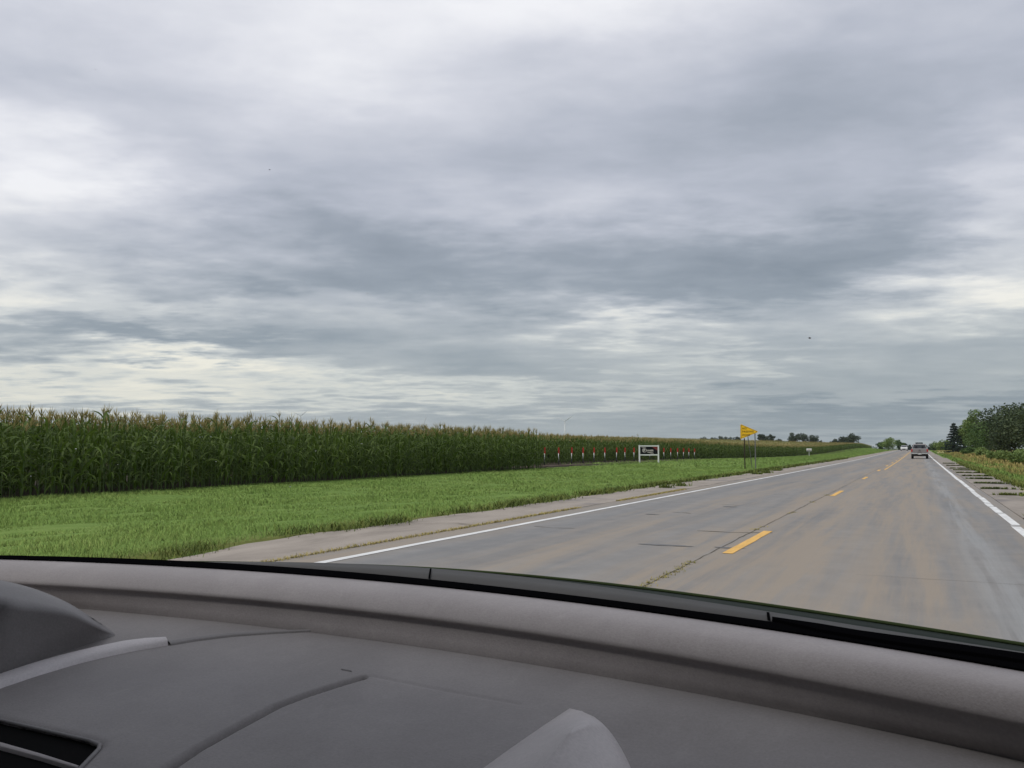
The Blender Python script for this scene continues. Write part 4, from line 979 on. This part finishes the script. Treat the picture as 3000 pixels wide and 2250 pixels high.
MB().grid([[(x, .30, float(pad_z(x, .30))) for x in xs], [(x, .285, float(pad_z(x, .30))-.012) for x in xs], [(x, .30, float(pad_z(x, .30))-.25) for x in xs]]).build('dashboard_front', M['dash'], car, True)
vent = MB().add([(p[0], p[1], float(pad_z(p[0], p[1]))-.0035) for p in VENT], [tuple(range(len(VENT)))]).build('air_vent', M['void'], car)
MB().tube([(p[0], p[1], float(pad_z(p[0], p[1]))-.0012) for p in VENT+VENT[:1]], .0017, 8, cap=False).build('bezel', M['dash_fabric'], vent, True)
def swept(pts_a, pts_b, lift, name, mat, parent, n=26, side=.004):
    """rounded strip between two pixel polylines lying on the pad"""
    def samp(P):
        Q = np.array([on_pad(*p) for p in P]); s = np.concatenate([[0], np.cumsum(np.linalg.norm(np.diff(Q[:, :2], axis=0), axis=1))]); t = np.linspace(0, s[-1], n)
        return np.column_stack([np.interp(t, s, Q[:, k]) for k in range(3)])
    A, B = samp(pts_a), samp(pts_b); rows = []
    for k in range(9):
        t = k/8; z = lift*math.sin(math.pi*t)**.6
        R_ = A*(1-t)+B*t; R_[:, 2] += z-(side if k in (0, 8) else 0); rows.append([tuple(r) for r in R_])
    return MB().grid(rows).build(name, mat, parent, True)
sl = swept([(-300, 2095), (0, 2168), (120, 2202), (232, 2238)], [(-300, 2110), (0, 2185), (120, 2217), (226, 2248)], .001, 'slat', M['dash'], vent); sl.location.z = -.0015
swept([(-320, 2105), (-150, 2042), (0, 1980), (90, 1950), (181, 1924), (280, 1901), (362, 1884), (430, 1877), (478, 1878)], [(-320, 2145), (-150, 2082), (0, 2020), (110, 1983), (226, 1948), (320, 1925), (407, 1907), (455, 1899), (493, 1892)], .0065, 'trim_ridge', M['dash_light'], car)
swept([(484, 1880), (560, 1870), (678, 1857), (800, 1851), (925, 1850)], [(502, 1893), (575, 1880), (678, 1867), (800, 1858), (925, 1852)], .0028, 'trim_seam', M['dash_fabric'], car)
swept([(1000, 1959), (1030, 1965)], [(1000, 1963), (1030, 1969)], .001, 'clip_mark', M['dash_fabric'], car, 6, .001)
# instrument hood before the driver
def hood_over_gauges():
    Cp = [(-420, 1632, .134), (-150, 1672, .1375), (0, 1699, .1415), (90, 1722, .150), (181, 1760, .165), (253, 1803, .182), (300, 1832, .1965), (334, 1857, .204)]
    Ep = [(-420, 1740, .139), (-150, 1755, .143), (0, 1770, .147), (100, 1784, .157), (200, 1800, .169), (262, 1827, .1835), (304, 1848, .196), (335, 1860, .204)]
    Bp = [(-420, 2150), (-150, 2042), (0, 1980), (70, 1953), (136, 1928), (205, 1904), (268, 1884), (338, 1863)]
    C = np.array([at_h(*p) for p in Cp]); E = np.array([at_h(*p) for p in Ep]); B = np.array([on_pad(*p) for p in Bp])
    C[-1] = on_pad(334, 1857)+[0, 0, .0008]; E[-1] = on_pad(336, 1860)+[0, 0, .0004]
    def fine(A, n=40):
        t = np.arange(len(A)); return np.column_stack([interp(np.linspace(0, len(A)-1, n), t, A[:, k]) for k in range(3)])
    C, E, B = fine(C), fine(E), fine(B); up = np.array([0, 0, 1.0])
    k = np.linspace(1, 0, len(C))[:, None]**.6
    rows = [C+np.array([0, .05, -.07])*np.maximum(k, .2), C+np.array([0, .010, -.004])*k, C, C*.6+E*.4+up*.004*k, C*.25+E*.75+up*.003*k, E, E*.92+B*.08+up*.001*k, E*.7+B*.3+np.array([0, -.008, .004])*k, E*.35+B*.65+np.array([0, -.008, .002])*k, B, B-up*.02]
    o = MB().grid([[tuple(p) for p in r] for r in rows]).build('instrument_hood', M['dash_fabric'], car, True)
hood_over_gauges()
# brow over the centre display, pointing at the camera
def brow():
    L = [(1669, 2075), (1608, 2115), (1542, 2160), (1478, 2205), (1416, 2250), (1340, 2305), (1240, 2380)]; C = [(1702, 2083), (1690, 2118), (1655, 2165), (1620, 2210), (1588, 2250), (1540, 2310), (1480, 2390)]
    R_ = [(1741, 2100), (1768, 2122), (1796, 2155), (1824, 2200), (1848, 2250), (1868, 2310), (1880, 2390)]
    def fine(A, n=36):
        A = np.array(A, float); t = np.arange(len(A)); return np.column_stack([interp(np.linspace(0, len(A)-1, n), t, A[:, k]) for k in range(2)])
    lf = []; rt = []
    for i, (l, c, r) in enumerate(zip(fine(L), fine(C), fine(R_))):
        k = min(1, i/10); k = k*k*(3-2*k); pl = on_pad(*l); pr = on_pad(*r); hc = .003+.030*k
        cp = at_h(c[0], c[1], CAMH-(on_pad(*c)[2]+hc)); lb = pl.copy(); lb[2] -= .006; rb = pr.copy(); rb[2] -= .03
        lf.append([tuple(p) for p in (lb, pl, pl*.66+cp*.34, pl*.33+cp*.67, cp*.96+pl*.04, cp)])
        up = np.array([0, 0, 1.0]); prr = at_h(r[0], r[1], CAMH-(pr[2]+.012*k))
        rt.append([tuple(p) for p in (cp, cp*.95+prr*.05+up*.0004, cp*.75+prr*.25+up*.003*k, cp*.5+prr*.5+up*.005*k, cp*.2+prr*.8+up*.004*k, prr, rb)])
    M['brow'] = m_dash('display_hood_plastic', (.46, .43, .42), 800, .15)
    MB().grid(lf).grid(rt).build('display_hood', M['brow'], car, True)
brow()
# rubber seal, cowl, wiper, hood
MB().grid([row(f0, H0+.012, -.0005), row(f0, .1485, -.0005), row(fS, .1485), row(fS, .165, .001)]).build('windshield_seal', M['rubber'], car, False)
P_COWL = [(560, 1646), (705, 1647), (850, 1646), (1000, 1651), (1262, 1666), (1542, 1690), (1814, 1722), (2000, 1752), (2256, 1795), (2512, 1836), (2768, 1874), (3000, 1907)]
fw = rail(P_COWL, .156); xw = np.linspace(-1.05, XB, 101)
def roww(f, h, dy=0.0): return [(x, float(f(x))+dy, CAMH-h) for x in xw]
k = np.clip((xw+.95)/.25, 0, 1)
MB().grid([roww(fS, .158, .0008), roww(fS, .1505, .0012), [(x, float(fS(x))*.4+float(fw(x))*.6, CAMH-.1535) for x in xw], roww(fw, .156), roww(fw, .19, .01)]).build('cowl_panel', M['cowl'], car, True)
for a, b in (((1262, 1668), (1257, 1699)), ((2250, 1797), (2253, 1822))):
    p, q_ = at_h(*a, .1545), at_h(*b, .1495); w = .0013
    MB().add([p+[-w, 0, .0012], p+[w, 0, .0012], q_+[w, 0, .0012], q_+[-w, 0, .0012]], [(0, 1, 2, 3)]).build('cowl_joint', M['rubber'], car)
P_HOOD = [(1000, 1657), (1200, 1666), (1330, 1673), (1542, 1689), (1814, 1719), (2000, 1743), (2256, 1778), (2512, 1817), (2768, 1858), (3000, 1894)]
fh = rail(P_HOOD, .172); xh = np.linspace(-1.1, XB+.02, 81)
hd = []
for dy, dz in ((-.05, -.03), (-.03, -.008), (-.012, -.002), (0, 0), (.02, -.0035), (.06, -.0135), (.15, -.038), (.35, -.10), (.7, -.22), (.95, -.38)):
    hd.append([(x, float(fh(x))+dy, CAMH-.172+dz) for x in xh])
hdo = MB().grid(hd).build('hood', M['hood_paint'], car, True)
M['hood_rim'] = plain('hood_edge_green', (.035, .05, .02), .9, .1, 0, .4, 30)
MB().tube([(x, float(fh(x))+.006, CAMH-.1715) for x in xh], .0022, 5).build('edge_trim', M['hood_rim'], hdo, True)
wp = []
for (a, b) in (((2262, 1806), (2262, 1811)), ((2400, 1826), (2400, 1843)), ((2512, 1845), (2512, 1862)), ((2650, 1864), (2650, 1884)), ((2768, 1880), (2768, 1900)), ((2900, 1899), (2900, 1918)), ((3060, 1922), (3060, 1942))):
    p, q_ = at_h(*a, .148), at_h(*b, .146); wp.append([tuple(p+[0, .004, -.008]), tuple(p), tuple(q_), tuple(q_+[0, -.002, -.006])])
MB().grid(wp).build('wiper_arm', M['rubber'], car)
# windshield, roof and cabin, with panels added over windows to shade the dashboard
gl = []
for i in range(13):
    t = i/12; gl.append([(-.48+(x+.48)*(1-.12*t), float(fS(x))+.003-.40*t-.03*math.sin(math.pi*t)*-1, CAMH-.146+.56*t+.05*math.sin(math.pi*t)) for x in np.linspace(XA+.02, XB-.02, 41)])
ws = MB().grid(gl).build('windshield', M['glass'], car, True)
rf = MB()
top = gl[-1]
top = [(XA-.06, top[0][1], top[0][2])]+top+[(XB+.06, top[-1][1], top[-1][2])]
rf.grid([[(p[0], p[1]+.0, p[2]+.015) for p in top], [(p[0], p[1]-.02, p[2]+.03) for p in top], [(p[0], -.9, CAMH+.56) for p in top], [(p[0], -2.2, CAMH+.48) for p in top], [(p[0], -2.5, CAMH+.1) for p in top]])
rf.grid([[(p[0], p[1]-.01, p[2]-.015) for p in top], [(p[0], -.9, CAMH+.50) for p in top], [(p[0], -2.2, CAMH+.42) for p in top]]).build('roof', M['liner'], car, True)
for s, x0, x1 in ((-1, gl[0][0], gl[-1][0]), (1, gl[0][-1], gl[-1][-1])):
    MB().tube([(x0[0]+s*.03, x0[1]-.02, x0[2]), tuple(np.array(x0)*.5+np.array(x1)*.5+[s*.03, 0, .05]), (x1[0]+s*.02, x1[1], x1[2])], .035, 8).build('windshield_pillar', M['liner'], car, True)
cab = MB()
for s in (XA-.03, XB+.03): cab.box((s-.03, -2.4, .35), (s+.03, .9, CAMH-.22))
for s, e_ in ((XA-.03, -.12), (XB+.03, .30)): cab.box((s-.03, -2.45, CAMH-.22), (s+.03, e_, CAMH+.62))  # added light blockers over the side windows; right one stands for a passenger
cab.box((XA, -2.46, CAMH+.05), (XB, -2.40, CAMH+.6)); cab.box((XA, -2.4, .32), (XB, .85, .36)); cab.box((XA, -2.42, .36), (XB, -2.36, CAMH+.1))  # upper rear box closes the rear window against light
cab.build('cabin_shell_shade_panels', M['cabin'], car)
for s in (-.9, -.05):
    st = MB().box((s-.25, -.62, .5), (s+.25, -.05, .64), 0, .05).box((s-.25, -.85, .55), (s+.25, -.68, 1.22), 0, .06).build('seat', M['seat_dark'], car)
def road_wheel(x, y):
    w = wheel(car, x, y, .34, .22); return w
for x in (XA+.02, XB-.02):
    for y in (1.15, -1.75): road_wheel(x, y)
# insect specks on the glass
def on_glass(px, py):
    d = Vector(ray(px, py)).normalized(); a, b, c = Vector(gl[0][20]), Vector(gl[-1][20]), Vector(gl[0][30]); n_ = (b-a).cross(c-a)
    hit = ws.ray_cast(Vector((0, 0, CAMH)), d); return hit[1] if hit[0] else Vector((0, 0, CAMH))+d*((a-Vector((0, 0, CAMH))).dot(n_)/d.dot(n_))
M['speck'] = plain('dried_insect_speck', (.30, .30, .29), .8, .2); M['smear'] = leafy('pale_smear', [(.8, .8, .82), (.9, .9, .9)], .6, .1, .85)
for i, (px, py, r, mt) in enumerate([(790, 497, .0017, 'speck'), (1076, 860, .0014, 'speck'), (2372, 990, .0022, 'speck'), (280, 203, .001, 'speck'), (1135, 1219, .0009, 'speck'), (460, 1229, .003, 'smear'), (222, 1315, .002, 'smear'), (850, 1426, .0016, 'smear'), (1060, 1300, .0016, 'smear'), (925, 1321, .0015, 'smear'), (90, 1395, .0013, 'smear'), (345, 1361, .0010, 'smear'), (633, 1352, .0012, 'smear'), (100, 1580, .0008, 'smear'), (540, 1613, .0009, 'smear')]):
    p = on_glass(px, py); d = (p-Vector((0, 0, CAMH))).normalized(); a = d.cross(Vector((0, 0, 1))).normalized(); b = a.cross(d); p = p-d*.002
    rr = random.Random(i); n_ = 9; kx = 1.0 if mt == 'speck' else 1.7
    r *= .7
    V = [p+a*(r*kx*.62*rr.uniform(.6, 1.2)*math.cos(w*2*math.pi/n_))+b*(r*.42*rr.uniform(.6, 1.2)*math.sin(w*2*math.pi/n_)) for w in range(n_)]; V += [v-d*.0004 for v in V]
    MB().add(V, [tuple(range(n_)), tuple(range(n_, 2*n_))[::-1]]+[(w, (w+1) % n_, n_+(w+1) % n_, n_+w) for w in range(n_)]).build('glass_speck', M[mt], ws)

# ------------------------------------------------------------------ the damp summer air
def haze_box():
    lo, hi = (-6900, -55, -14), (6900, 8900, 190)
    m, N = new_mat('damp_air'); v = N.n('ShaderNodeVolumePrincipled'); v.inputs['Color'].default_value = (.80, .86, .92, 1); v.inputs['Density'].default_value = HAZE; v.inputs['Anisotropy'].default_value = .2
    o = N.n('ShaderNodeOutputMaterial'); m.node_tree.links.new(v.outputs[0], o.inputs['Volume'])
    tag(MB().box(lo, hi).build('haze', m), None, None, None, 'stuff')
HAZE = .00007
haze_box()
